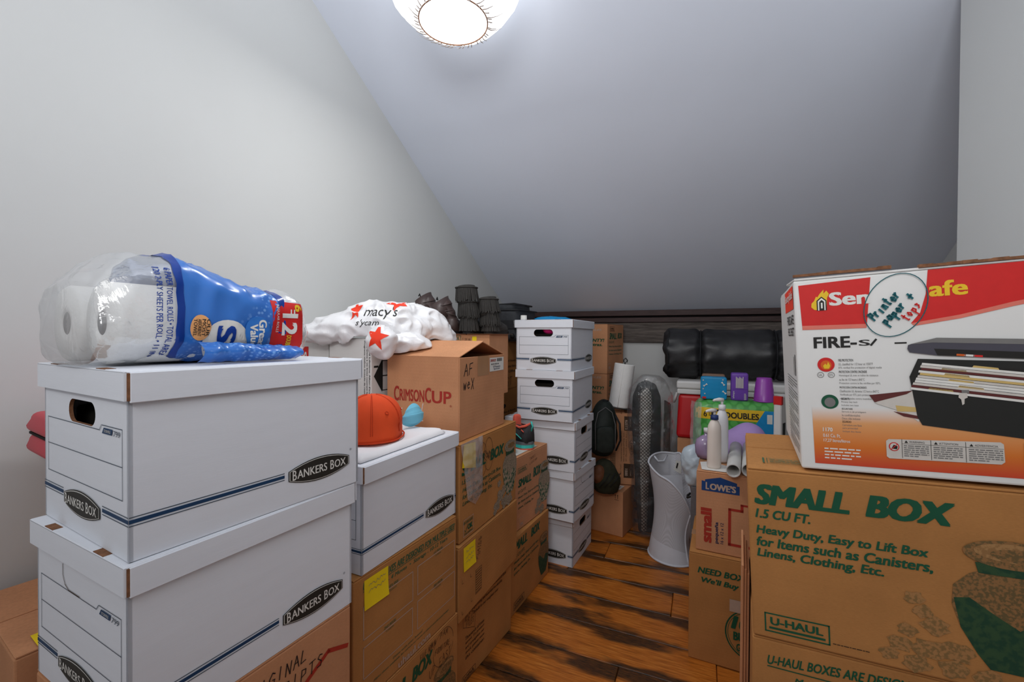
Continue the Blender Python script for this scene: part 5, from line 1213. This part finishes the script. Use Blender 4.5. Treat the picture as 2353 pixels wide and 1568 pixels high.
# ------------------------------------------------------------ paper towel on its holder
th = empty('towel_holder', (0.687, 2.800, 0.741), 0, 'black wire holder carrying a white paper towel roll, tilted on a brown carton', 'holder')
th.rotation_euler = (0, R(8), 0); M['iron'] = mat('black_iron', (40, 38, 34), .4, .1, 30, spec=.6)
tubeobj('base_ring', [(.078*math.cos(t), .06*math.sin(t), .004) for t in [2*math.pi*k/30 for k in range(30)]], .0035, M['iron'], th, 8, closed=True)
tubeobj('rod', [(0, 0, .002), (0, 0, .300)], .004, M['iron'], th, 8); tubeobj('base_bar', [(-.078, 0, .004), (.078, 0, .004)], .003, M['iron'], th, 6)
tubeobj('finial', [(-.010, 0, .298), (-.012, 0, .312), (0, 0, .324), (.012, 0, .312), (.010, 0, .298)], .0042, M['iron'], th, 8)
tr_ = empty('paper_towel_roll', th.location, 0, 'white paper towel roll standing on the black wire holder', 'paper towels'); tr_.rotation_euler = th.rotation_euler
bm = bmesh.new(); n = 44; rings = []
for q, z in [(.018, .010), (.060, .009), (.0625, .013), (.0625, .282), (.060, .286), (.018, .285)]:
    rings.append([bm.verts.new(((q + (.0022*k/n if q > .05 else 0))*math.cos(2*math.pi*k/n - 1.9), (q + (.0022*k/n if q > .05 else 0))*math.sin(2*math.pi*k/n - 1.9), z)) for k in range(n)])
for A_, B_ in zip(rings, rings[1:]+rings[:1]):
    for k in range(n): bm.faces.new([A_[k], A_[(k+1) % n], B_[(k+1) % n], B_[k]])
frombm('towel_sheets', bm, M['tissue'], tr_)
tubeobj('loose_edge', [(-.0215, -.0605, .012), (-.0215, -.0608, .150), (-.0215, -.0605, .284)], .0015, M['tissue'], tr_, 6)

# ------------------------------------------------------------ bags beside the stack
bp_ = empty('backpack', (0.560, 2.660, 0.379), 0, 'dark green-black backpack standing against the five-high white stack', 'backpack')
M['bpk'] = mat('green_black_nylon', (34, 40, 36), .6, .2, 40, .4, 120, .001)
blob('main_compartment', [((0, 0, .16), (.078, .07, .165)), ((-.01, -.01, .10), (.085, .07, .11)), ((.01, .01, .24), (.06, .06, .09))], M['bpk'], bp_, .006, 12, (60, 40), zmin=0, ridge=False)
softbox('front_pocket', (-.06, -.098, .03, .05, -.055, .19), M['bpk'], bp_, .5, .004, 10, 3)
tubeobj('piping', [(-.062+.0, -.088, .05), (-.064, -.085, .20), (-.045, -.070, .27), (.0, -.066, .30), (.040, -.062, .27), (.056, -.080, .20), (.054, -.090, .05)], .0025, M['steelgrey'], bp_, 6)
for k, pth in enumerate(([(.062, -.02, .26), (.088, -.055, .20), (.094, -.05, .10), (.075, -.02, .03)], [(.0, 0, .315), (.0, -.02, .335), (.02, -.02, .335), (.02, 0, .315)])): tubeobj('strap', pth, .009, M['nylon2'], bp_, 8, flat=.4)
df_ = empty('duffel_bag', (0.556, 2.600, 0.246), 0, 'small olive and brown bag on the plain carton under the backpack', 'bag')
M['olive'] = mat('olive_canvas', (44, 44, 30), .85, .2, 40, .4, 160, .001); M['tan'] = mat('brown_leather', (104, 62, 36), .6, .15, 30)
dz = Vector(df_.location).z
df_.location.z = .2725
blob('bag_body', [((0, 0, .09), (.072, .062, .10)), ((.02, 0, .06), (.070, .065, .07))], M['olive'], df_, .008, 12, (48, 30), zmin=0, ridge=True)
blob('brown_side', [((-.035, -.035, .11), (.040, .034, .058))], M['tan'], df_, .004, 20, (30, 20))
for k in range(3): tubeobj('buckle_strap', [(-.04+.03*k, -.070, .05), (-.01+.03*k, -.080, .09), (.02+.03*k, -.066, .13)], .006, M['nylon2'], df_, 6, flat=.4)
bp_.location.z = .2725 + .205

# ------------------------------------------------------------ long item in garment plastic
gb = empty('wrapped_board', (.832, 2.632, 0), R(-8), 'tall dark padded board with white dotted strip, wrapped in clear plastic, standing upright', 'board')
M['darkpad'] = mat('dark_padding', (46, 48, 46), .7, .25, 14, .5, 30, .004)
t = NT('dotted_webbing'); t.b.inputs['Roughness'].default_value = .6
vo = t.add('ShaderNodeTexVoronoi'); vo.voronoi_dimensions = '2D'; vo.inputs['Scale'].default_value = 70; vo.inputs['Randomness'].default_value = 0; t.l.new(t.coord('Object', None, (1.5708, 0, .785)), vo.inputs['Vector'])
t.l.new(t.ramp(vo.outputs['Distance'], [(.30, srgb(190, 186, 178)), (.44, srgb(78, 76, 72))]), t.b.inputs['Base Color']); M['dots'] = t.m
def slabshape(name, prof, y0, y1, m, parent, label=None, smooth=False):
    bm = bmesh.new(); A_ = [bm.verts.new((x, y0, z)) for x, z in prof]; B_ = [bm.verts.new((x, y1, z)) for x, z in prof]; bm.faces.new(A_); bm.faces.new(B_[::-1])
    for k in range(len(prof)): bm.faces.new([A_[k], A_[(k+1) % len(prof)], B_[(k+1) % len(prof)], B_[k]])
    if not smooth: bmesh.ops.bevel(bm, geom=[e for e in bm.edges], offset=.004, segments=2, affect='EDGES')
    return frombm(name, bm, m, parent, True, label)
body = [(-.055, .02), (.045, .02), (.058, .20), (.064, .45), (.070, .70), (.064, .84), (.035, .915), (-.02, .940), (-.065, .915), (-.095, .84), (-.100, .70), (-.085, .45), (-.070, .2)]
slabshape('padded_board', body, -.018, .022, M['darkpad'], gb)
slabshape('dotted_strip', [(-.042, .03), (-.012, .03), (-.004, .35), (.004, .60), (.012, .75), (.008, .86), (-.020, .905), (-.055, .86), (-.060, .70), (-.056, .50), (-.050, .30)], -.034, -.016, M['dots'], gb)
slabshape('dotted_strip', [(.028, .04), (.036, .04), (.052, .30), (.062, .50), (.054, .50), (.042, .30)], -.026, -.016, M['dots'], gb)
slabshape('side_panel', [(.082, .02), (.118, .02), (.125, .80), (.090, .82)], -.01, .02, mat('dark_brown_board', (58, 46, 40), .7, .2, 20), gb)
vs = []; U, V = 44, 70
for j in range(V+1):
    z = .006 + .965*j/V; q = j/V; w = .085+.040*min(1, q*1.6) - .075*max(0, (q-.86)/.14)**2; dd = .046+.010*q - .03*max(0, (q-.88)/.12)**2
    for i in range(U):
        a = 2*math.pi*i/U; x = w*math.copysign(abs(math.cos(a))**.8, math.cos(a)) + .004; y = dd*math.sin(a) - .002
        k = .010*(1-abs(nz((x, y, z), 14, 2))*2.4) + .004*nz((x, y, z), 50); vs.append((x + k*math.cos(a), y + k*math.sin(a)*.7, z + .006*nz((x, y, z), 12)*(1 if 0 < j else 0)))
fs = [(j*U+i, j*U+(i+1) % U, (j+1)*U+(i+1) % U, (j+1)*U+i) for j in range(V) for i in range(U)] + [tuple(range(V*U, V*U+U))]
mesh('clear_wrapping', vs, fs, M['film_dark'], gb, True)
# flap of plastic flying over to the right
vs = []; gx, gy = 16, 26
for j in range(gy+1):
    for i in range(gx+1):
        s, q = i/gx, j/gy; x = .06+.10*s*(1-.55*q*0) - .03*(1-q)*s; z = .955-.02*s - (.62)*q*(1-.25*s); y = -.03 + .02*s + .018*nz((x, 0, z), 16) + .008*nz((x, 2, z), 45); vs.append((x*(1) , y, z))
mesh('loose_plastic', vs, [(j*(gx+1)+i, j*(gx+1)+i+1, (j+1)*(gx+1)+i+1, (j+1)*(gx+1)+i) for j in range(gy) for i in range(gx)], M['film_dark'], gb, True)

# ------------------------------------------------------------ pop-up mesh hamper
hp = empty('laundry_hamper', (.885, 2.385, 0), 0, 'white mesh pop-up laundry hamper, twisted, standing on the floor', 'hamper')
t = NT('mesh_netting'); t.n.remove(t.b); tr0 = t.add('ShaderNodeBsdfTransparent'); df0 = t.add('ShaderNodeBsdfDiffuse'); df0.inputs[0].default_value = srgb(206, 206, 212)
vo = t.add('ShaderNodeTexVoronoi'); vo.inputs['Scale'].default_value = 300; vo.inputs['Randomness'].default_value = 0; t.l.new(t.coord('Object', None, (.5, .6, .785)), vo.inputs['Vector'])
mx = t.add('ShaderNodeMixShader'); t.l.new(t.ramp(vo.outputs['Distance'], [(.25, (.62, .62, .62, 1)), (.48, (.97, .97, .97, 1))]), mx.inputs[0]); t.l.new(tr0.outputs[0], mx.inputs[1]); t.l.new(df0.outputs[0], mx.inputs[2]); t.l.new(mx.outputs[0], t.n['Material Output'].inputs[0]); M['netting'] = t.m
M['hampercloth'] = mat('white_polyester', (214, 216, 224), .7, .03, 30)
hc = Vector((.885, 2.385, 0))
rim = [Vector(p) - hc for p in ((0.750, 2.370, 0.513), (0.795, 2.450, 0.531), (0.870, 2.520, 0.530), (0.945, 2.530, 0.523), (0.975, 2.490, 0.524), (0.991, 2.440, 0.405), (0.997, 2.380, 0.257), (0.978, 2.310, 0.180), (0.927, 2.255, 0.295), (0.881, 2.245, 0.383), (0.827, 2.260, 0.445), (0.780, 2.310, 0.470))]
NR = len(rim)
def crom(P, t_):
    n = len(P); i = int(math.floor(t_)) % n; f = t_-math.floor(t_); a, b, c, d = P[(i-1) % n], P[i], P[(i+1) % n], P[(i+2) % n]
    return .5*((2*b) + (c-a)*f + (2*a-5*b+4*c-d)*f*f + (3*b-a-3*c+d)*f**3)
U = 72; rimp = [crom(rim, k*NR/U) for k in range(U)]
def foot(k):
    a = math.pi - .25 - 2*math.pi*k/U; return Vector((.122*math.cos(a), .132*math.sin(a), .005))
ft = [foot(k) for k in range(U)]; V = 24; vs = []
for j in range(V+1):
    q = j/V
    for k in range(U):
        p = ft[k].lerp(rimp[k], q); c_ = Vector((.0, 0, p.z)); s_ = 1 - .24*math.sin(math.pi*q)**1.2; vs.append(c_ + (p-c_)*s_)
fs = [(j*U+k, (j+1)*U+k, (j+1)*U+(k+1) % U, j*U+(k+1) % U) for j in range(V) for k in range(U)]
lo_ = [f for f in fs if f[0]//U < 5]; hi_ = [f for f in fs if f[0]//U >= 5]
mesh('mesh_wall', vs, hi_, M['netting'], hp, True); mesh('solid_lower_wall', vs, lo_, M['hampercloth'], hp, True)
mesh('base_panel', [Vector((0, 0, .003))] + [p*1 for p in ft], [(0, 1+k, 1+(k+1) % U) for k in range(U)], M['hampercloth'], hp)
tubeobj('rim_binding', rimp, .0055, M['hampercloth'], hp, 8, closed=True); tubeobj('foot_binding', ft, .0055, M['hampercloth'], hp, 8, closed=True)
col_ = lambda k0, k1, n=16: [vs[int(round(j*V/n))*U + int(round(k0+(k1-k0)*j/n)) % U] for j in range(n+1)]
tubeobj('spiral_wire', [p*1.012 for p in col_(47, 47)], .0045, M['hampercloth'], hp, 8)
# back panel with oval handle and care tag
bpn = [Vector(p) - hc for p in ((0.814, 2.500, 0.490), (0.979, 2.500, 0.506), (0.986, 2.500, 0.297), (0.891, 2.500, 0.310))]
tubeobj('carry_handle', [Vector(p)-hc for p in ((0.808, 2.460, 0.526), (0.827, 2.450, 0.500), (0.862, 2.460, 0.497), (0.896, 2.500, 0.521))], .005, M['hampercloth'], hp, 8)
cq = [Vector(p)-hc for p in ((0.911, 2.400, 0.519), (0.940, 2.400, 0.510), (0.938, 2.400, 0.442), (0.897, 2.400, 0.466))]; mesh('care_tag', cq, [(3, 2, 1, 0)], M['ink_white'], hp)
cq2 = [Vector(p)-hc for p in ((0.915, 2.397, 0.506), (0.922, 2.397, 0.503), (0.915, 2.397, 0.474), (0.908, 2.397, 0.479))]; mesh('tag_print', cq2, [(3, 2, 1, 0)], M['ink_black'], hp)
mesh('inner_gusset', [Vector(p)-hc for p in ((0.803, 2.320, 0.460), (0.927, 2.360, 0.450), (0.929, 2.330, 0.312))], [(0, 1, 2)], M['hampercloth'], hp)

# grey bin with pale bag
gbn = empty('storage_bin', (.840, 2.030, 0), -.41, 'grey fabric storage bin between hamper and the cartons', 'bin')
M['greyfab'] = mat('grey_fabric', (112, 108, 110), .9, .08, 60, .3, 200, .001)
bm = bmesh.new(); boxbm(bm, 0, 0, 0, .09, .006, .50, bev=.002); boxbm(bm, 0, .12, 0, .09, .126, .50, bev=.002); boxbm(bm, 0, .006, 0, .006, .12, .50); boxbm(bm, .084, .006, 0, .09, .12, .50); boxbm(bm, .006, .006, 0, .084, .12, .006); frombm('bin_walls', bm, M['greyfab'], gbn)
tubeobj('bin_handle', [(-.002, .04, .44), (-.016, .05, .43), (-.016, .08, .43), (-.002, .09, .44)], .005, M['ink_black'], gbn, 8)
o = blob('plastic_bag', [((.0, 0, .06), (.070, .055, .085)), ((.015, .0, .09), (.060, .055, .09)), ((-.035, 0, .12), (.045, .04, .06))], M['bag_blue'], None, .012, 12, (80, 50), ridge=True, seed=9); o.location = (.895, 2.060, .506); tag(o, 'pale blue-grey plastic bag stuffed in the top of the grey bin', 'bag')

# ------------------------------------------------------------ cooler and sleeping bag
cl = empty('cooler', (.997, 2.600, .600), -.41, 'red picnic cooler with white lid under the black sleeping bag', 'cooler')
M['redpl'] = mat('red_plastic', (202, 24, 30), .4, .03, 8, spec=.5); M['whitepl'] = mat('white_plastic', (222, 220, 218), .45, .02, 8, spec=.5)
bm = bmesh.new(); boxbm(bm, 0, 0, .0, .56, .31, .262, bev=.022, seg=3)
for v in bm.verts:
    k = (v.co.z/.262 - 1)*.012; v.co.x += k*(-1 if v.co.x > .28 else 1)*-1*-1; v.co.y += k*(-1 if v.co.y > .15 else 1)*-1*-1
for v in bm.verts: pass
frombm('cooler_body', bm, M['redpl'], cl)
bm = bmesh.new(); boxbm(bm, -.008, -.008, .262, .568, .318, .292, bev=.006, seg=2); frombm('rim', bm, M['whitepl'], cl)
bm = bmesh.new(); boxbm(bm, -.012, -.012, .2925, .572, .322, .340, bev=.012, seg=3); frombm('lid', bm, M['whitepl'], cl)
tubeobj('side_handle', [(-.012, .08, .26), (-.030, .09, .20), (-.030, .22, .20), (-.012, .23, .26)], .008, M['whitepl'], cl, 8)
carton(.990, 2.595, 0, -.41, .56, .32, .60, 'brown carton on the floor that carries the red cooler', 'kraft', tape=False)
sb = empty('sleeping_bag', (0.928, 2.660, 0.933), -.41, 'black rolled sleeping bag cinched by a strap, lying on the cooler', 'sleeping bag')
sb.location.z = .9418
M['sbk'] = mat('black_taffeta', (38, 38, 40), .42, .15, 30, .3, 60, .002, spec=.5)
ax = .70; nU, nV = 100, 56; vs = []
for i in range(nU+1):
    x = ax*i/nU; ed = min(x, ax-x); r = .156 - .010*x/ax
    r *= (1 - .20*math.exp(-(ed/.014)**2)); cin = math.exp(-((x-.205)/.018)**2)+.9*math.exp(-((x-.60)/.018)**2)
    r -= .020*cin
    for k in range(nV):
        a = 2*math.pi*k/nV; prox = math.exp(-((x-.205)/.07)**2)+math.exp(-((x-.60)/.06)**2) + math.exp(-(ed/.05)**2)
        w = .008*prox*math.sin(a*17+3*math.sin(a*3)+x*9) + .006*nz((x, math.cos(a)*.15, math.sin(a)*.15), 14, 4)
        q = r + w; vs.append((x - .012*math.sin(a*5)*math.exp(-(ed/.03)**2), q*math.cos(a)*.98, .155 + q*math.sin(a)))
for v_i, v in enumerate(vs): vs[v_i] = (v[0], v[1]+.15, max(.0, v[2]))
frm = [(i*nV+k, i*nV+(k+1) % nV, (i+1)*nV+(k+1) % nV, (i+1)*nV+k) for i in range(nU) for k in range(nV)] + [tuple(range(nV))[::-1], tuple(range(nU*nV, nU*nV+nV))]
mesh('rolled_bag', vs, frm, M['sbk'], sb, True)
for x in (.205, .60): tubeobj('cinch_strap', [(x, .15+.138*math.cos(a), max(.004, .155+.138*math.sin(a))) for a in [2*math.pi*k/36 for k in range(36)]], .011, M['nylon2'], sb, 8, closed=True, flat=.4)
tubeobj('edge_seam', [(.022+.002*math.sin(a*6), .15+.150*math.cos(a), max(.004, .155+.151*math.sin(a))) for a in [2*math.pi*k/36 for k in range(36)]], .003, M['nylon2'], sb, 6, closed=True)

# ------------------------------------------------------------ groceries group in front of the cooler
carton(1.04, 2.235, 0, -.41, .44, .26, .575, 'brown carton on the floor under the green towel pack', 'kraft', tape=False)
bt = empty('paper_towel_pack', (.945, 2.265, .5755), -.41, 'green and yellow wrapped pack of paper towels in front of the red cooler', 'paper towels')
t = NT('green_diamond_wrap'); t.b.inputs['Roughness'].default_value = .3
vo = t.add('ShaderNodeTexVoronoi'); vo.voronoi_dimensions = '2D'; vo.inputs['Scale'].default_value = 26; vo.inputs['Randomness'].default_value = 0; t.l.new(t.coord('Object', None, (1.5708, 0, .785)), vo.inputs['Vector'])
t.l.new(t.ramp(vo.outputs['Distance'], [(.35, srgb(92, 178, 84)), (.5, srgb(66, 152, 62))]), t.b.inputs['Base Color']); t.bump(t.noise(20, 4, t.coord('Object')).outputs[0], .5, .005); M['greenwrap'] = t.m
bb = softbox('wrapped_rolls', (0, 0, 0, .46, .24, .300), M['greenwrap'], bt, .34, .005, 22, 2, zmin=0)
frb = ((0, 0, 0), (1, 0, 0), (0, 0, 1)); Rq = lambda pts: fill2d(pts)
drape('yellow_band', [Rq([(.012, .205), (.46, .205), (.46, .262), (.012, .262)])], bb, *frb, M['ink_yellow'], bt, .0012)
drape('blue_panel', [Rq([(.245, .12), (.46, .12), (.46, .262), (.325, .262)])], bb, *frb, M['ink_sky'], bt, .0020)
drape('printed_lettering', [T2('6', .050, .216, .066, .246, .03), T2('=', .074, .224, .083, .236, .03), T2('12', .086, .212, .134, .256, .04), T2('DOUBLES', .150, .216, .300, .246, .04)], bb, *frb, M['ink_black'], bt, .0028, .008)
drape('printed_roll_picture', [Rq([(.335+.030*k, .20), (.358+.030*k, .20), (.358+.030*k, .245), (.335+.030*k, .245)]) for k in range(4)], bb, *frb, M['ink_white'], bt, .0028)
drape('white_outline', [T2('Bo', .088, .018, .200, .128, .10)], bb, *frb, M['ink_white'], bt, .0022, .01); drape('printed_lettering', [T2('Bo', .092, .022, .196, .124, .04)], bb, *frb, M['ink_black'], bt, .0030, .01)
vs = []
for j in range(21):
    for i in range(13):
        s, q = i/12, j/20; z = .02+.27*q; x = -.012 + .05*s; y = .03 - .045*math.sin(s*1.6); k = .006*nz((x, y, z), 30); vs.append((x+k, y+k, z))
mesh('loose_clear_film', vs, [(j*13+i, j*13+i+1, (j+1)*13+i+1, (j+1)*13+i) for j in range(20) for i in range(12)], M['film'], bt, True)

M['tissueblue'] = mat('cyan_blue_wrap', (26, 142, 196), .35, .08, 14, .3, 30, .003)
ztop = .5755+.2985
def loc_on(u, v, z=0, o=bt):
    th_ = -.41; return (o.location[0]+u*math.cos(th_)-v*math.sin(th_), o.location[1]+u*math.sin(th_)+v*math.cos(th_), z)
def tbox(name, u, v, d, th_, m, label, cat, z=ztop):
    r_ = empty(name, loc_on(u, v, z), th_, label, cat); softbox('wrapped_pack', (0, 0, 0, *d), m, r_, .16, .0012, 12, 3, zmin=0); return r_
tb = tbox('tissue_pack', .035, .050, (.125, .06, .118), -.38, M['tissueblue'], 'bright blue wrapped tissue pack with white bone shapes on the green pack', 'tissues')
pr = Print(tb, (0, 0, 0), (1, 0, 0), (0, 0, 1), off=.0030, name='printed_picture')
for (u, v, a) in ((.022, .075, .6), (.112, .04, -.7), (.106, .085, -.9)):
    ca_, sa_ = math.cos(a), math.sin(a); pr.line([(u-.007*ca_, v-.007*sa_), (u+.007*ca_, v+.007*sa_)], .004, 'ink_white', 1, 'printed_picture')
    for e_ in (-1, 1):
        for f_ in (-1, 1): pr.poly([(u+e_*.008*ca_-f_*.002*sa_+.003*math.cos(t), v+e_*.008*sa_+f_*.002*ca_+.003*math.sin(t)) for t in [k*math.pi/5 for k in range(10)]], 'ink_white', 2)
for (u, v) in ((.012, .10), (.012, .055), (.105, .105), (.02, .03)): pr.poly([(u+.0035*math.cos(t), v+.0035*math.sin(t)) for t in [k*math.pi/5 for k in range(10)]], 'ink_paper', 1)
pr.rect(.008, .004, .026, .014, 'ink_firered', 1); pr.done()
tbox('tissue_pack', .040, .125, (.115, .05, .128), -.40, mat('brown_green_wrap', (120, 92, 74), .4, .2, 20), 'brown-topped tissue pack standing behind the bright blue one', 'tissues')
pv = tbox('carton_pack', .178, .055, (.080, .075, .142), -.42, mat('violet_wrap', (112, 70, 170), .35, .06, 14), 'violet wrapped box standing between blue tissue pack and purple cup', 'box')
pr = Print(pv, (0, 0, 0), (1, 0, 0), (0, 0, 1), off=.0030); pr.rect(.002, .060, .078, .0606, 'ink_navy'); 
for k in range(7): pr.rect(.022+k*.0052, .066, .0255+k*.0052, .124-.004*(k % 3), 'ink_paper', 1)
pr.txt('always', .008, .012, .018, .050, 'ink_white', .02, .2, 1, 90); pr.greek(.060, .006, .070, .04, 5, 'ink_paper', .5, 3); pr.done()
cpz = empty('plastic_cup', loc_on(.330, .085, ztop), 0, 'upturned purple plastic cup at the right end of the green pack', 'cup')
M['purplecup'] = mat('purple_translucent_plastic', (156, 66, 176), .3, .03, 10, spec=.6)
lathe('cup_shell', [(.047, .0), (.0475, .004), (.0455, .010), (.0445, .040), (.0430, .042), (.0420, .068), (.0405, .070), (.0385, .098), (.036, .102), (.034, .120), (.0325, .121), (.031, .118)], M['purplecup'], cpz, 40)
tubeobj('cup_lip', [(.0470*math.cos(t), .0470*math.sin(t), .0035) for t in [2*math.pi*k/36 for k in range(36)]], .0028, M['purplecup'], cpz, 6, closed=True)

# lavender cloth bundle
carton(.945, 1.915, 0, -.46, .26, .16, .64, 'brown carton behind the hardware-store carton, under the lavender cloth', 'kraft', tape=False)
o = blob('cloth_bundle', [((0, 0, .06), (.105, .075, .085)), ((.04, 0, .090), (.07, .07, .085)), ((-.06, .0, .04), (.06, .06, .05))], M['lavender'], None, .010, 7, (90, 50), zmin=.0, ridge=False, seed=2); o.location = (1.035, 1.965, .641); tag(o, 'lavender cloth bundle behind the pump bottles', 'cloth')

# white boxed set standing against the fire-safe carton
wb = empty('game_box', (1.150, 1.855, .641), .72, 'upright glossy white box with red top corner, beside the fire-safe carton', 'box')
box('box_shell', (0, 0, .0, .13, .030, .305), M['whitegloss'], wb, .004); box('red_corner', (-.001, -.001, .27, .02, .031, .306), M['ink_firered'], wb, .001); box('dark_window', (.02, -.0012, .05, .05, .0, .19), M['ink_black'], wb, 0)

# ------------------------------------------------------------ bottles, pipes and paper on the hardware-store carton
ZL = .7030
pp = empty('paper_sheet', (0, 0, 0), 0, 'white sheet of paper under the pump bottles', 'paper')
q = [(0.440, 1.000, 0.903)]
ps = [(.7165, 1.6340), (.800, 1.5930), (.850, 1.650), (.790, 1.735), (.752, 1.730)]
mesh('sheet', [(x, y, ZL) for x, y in ps] + [(x, y, ZL+.0005) for x, y in ps], [tuple(range(5))[::-1], tuple(range(5, 10))] + [(i, (i+1) % 5, 5+(i+1) % 5, 5+i) for i in range(5)], M['ink_white'], pp)
ZL += .0007
def pump(name, loc, r, h, col_, label, collar, rz, cap='white'):
    root = empty(name, loc, rz, label, 'bottle'); s = h
    lathe('bottle_body', [(.0, 0), (r*.92, 0), (r, .006), (r*1.0, h*.25), (r*.97, h*.62), (r*.90, h*.72), (r*.62, h*.79), (r*.42, h*.82), (r*.42, h*.85), (0, h*.85)], mat(label[:20]+'_plastic', col_, .35, .02, 8, spec=.5), root, 36, sy=.8)
    lathe('collar', [(r*.50, h*.825), (r*.54, h*.828), (r*.52, h*.90), (r*.30, h*.905), (0, h*.906)], mat(label[:20]+'_collar', collar, .4, .02), root, 28)
    wm = M['whitepl']; lathe('pump_stem', [(r*.20, h*.90), (r*.20, h*.965), (0, h*.966)], wm, root, 16)
    tubeobj('pump_spout', [(.004, 0, h*.975), (-.012, 0, h*.985), (-.030, 0, h*.975), (-.036, 0, h*.960)], [.0085, .0075, .005, .0042], wm, root, 10)
    return root
pump('pump_bottle', (.7720, 1.655, ZL), .0265, .222, (226, 214, 204), 'cream lotion bottle with dark blue collar and pump on white paper', (40, 60, 110), R(10))
pump('pump_bottle', (.8390, 1.735, ZL), .0250, .252, (230, 230, 234), 'taller white pump bottle behind the cream one', (232, 232, 234), R(0))
o = empty('soap_bottle', (.8060, 1.790, ZL), 0, 'squat clear purple-tinted bottle behind the cream lotion bottle', 'bottle')
lathe('bottle_body', [(0, 0), (.038, .002), (.046, .02), (.048, .05), (.042, .075), (.022, .09), (.012, .094), (.012, .105), (0, .105)], mat('purple_tinted_plastic', (150, 128, 160), .2, .15, 20, spec=.7), o, 36, sy=.8); lathe('cap', [(.014, .104), (.014, .122), (0, .123)], M['whitepl'], o, 20)
M['pvc'] = mat('grey_white_pvc', (196, 194, 190), .4, .03, 8, spec=.4); M['pvcin'] = mat('pipe_inside', (120, 104, 80), .7, .1)
def pipe(p0, p1, r, label):
    p0, p1 = Vector(p0), Vector(p1); d = p1-p0; L_ = d.length; root = empty('plastic_pipe', p0, 0, label, 'pipe', 'grey plastic pipes'); root.rotation_euler = d.to_track_quat('Z', 'Y').to_euler()
    bm = bmesh.new(); n = 36; rings = [[bm.verts.new((q*math.cos(2*math.pi*k/n), q*math.sin(2*math.pi*k/n), z)) for k in range(n)] for q, z in ((r, 0), (r, L_), (r-.003, L_), (r-.003, 0))]
    for i in range(4):
        for k in range(n): bm.faces.new([rings[i][k], rings[i][(k+1) % n], rings[(i+1) % 4][(k+1) % n], rings[(i+1) % 4][k]])
    o = frombm('pipe_wall', bm, M['pvc'], root, False)
    for f in o.data.polygons: f.use_smooth = abs(f.normal.z) < .5
pipe((.787, 1.540, .7262), (.962, 1.862, .7262+.004), .0232, 'left grey plastic pipe lying on the hardware-store carton')
pipe((.845, 1.545, .7262), (1.020, 1.867, .7262+.004), .0232, 'right grey plastic pipe, half hidden by the large brown carton')

# ------------------------------------------------------------ red case at the left wall
rc = empty('plastic_case', (-1.060, .985, .9285), R(58), 'red plastic clamshell case behind the front file box, near the left wall', 'case')
M['redcase'] = mat('dull_red_plastic', (196, 62, 74), .5, .06, 8, spec=.4)
for nm_, z0, z1 in (('case_bottom', .0, .043), ('case_lid', .046, .092)):
    bm = bmesh.new(); boxbm(bm, -.02, -.16, z0, .30, .055, z1, bev=.016, seg=4)
    for v in bm.verts:
        if nm_ == 'case_lid' and v.co.z > .07: v.co.x += (.006 if v.co.x < .14 else -.006); v.co.y += (.006 if v.co.y < -.05 else -.006)
        if nm_ == 'case_bottom' and v.co.z > .02: v.co.x += (.004 if v.co.x < .14 else -.004)
    frombm(nm_, bm, M['redcase'], rc, True)
box('hinge_gap', (-.014, -.152, .042, .294, .048, .047), M['slot'], rc, 0); tubeobj('moulded_rib', [(.0, .050, .070), (.14, .052, .074), (.28, .050, .070)], .003, M['redcase'], rc, 8)
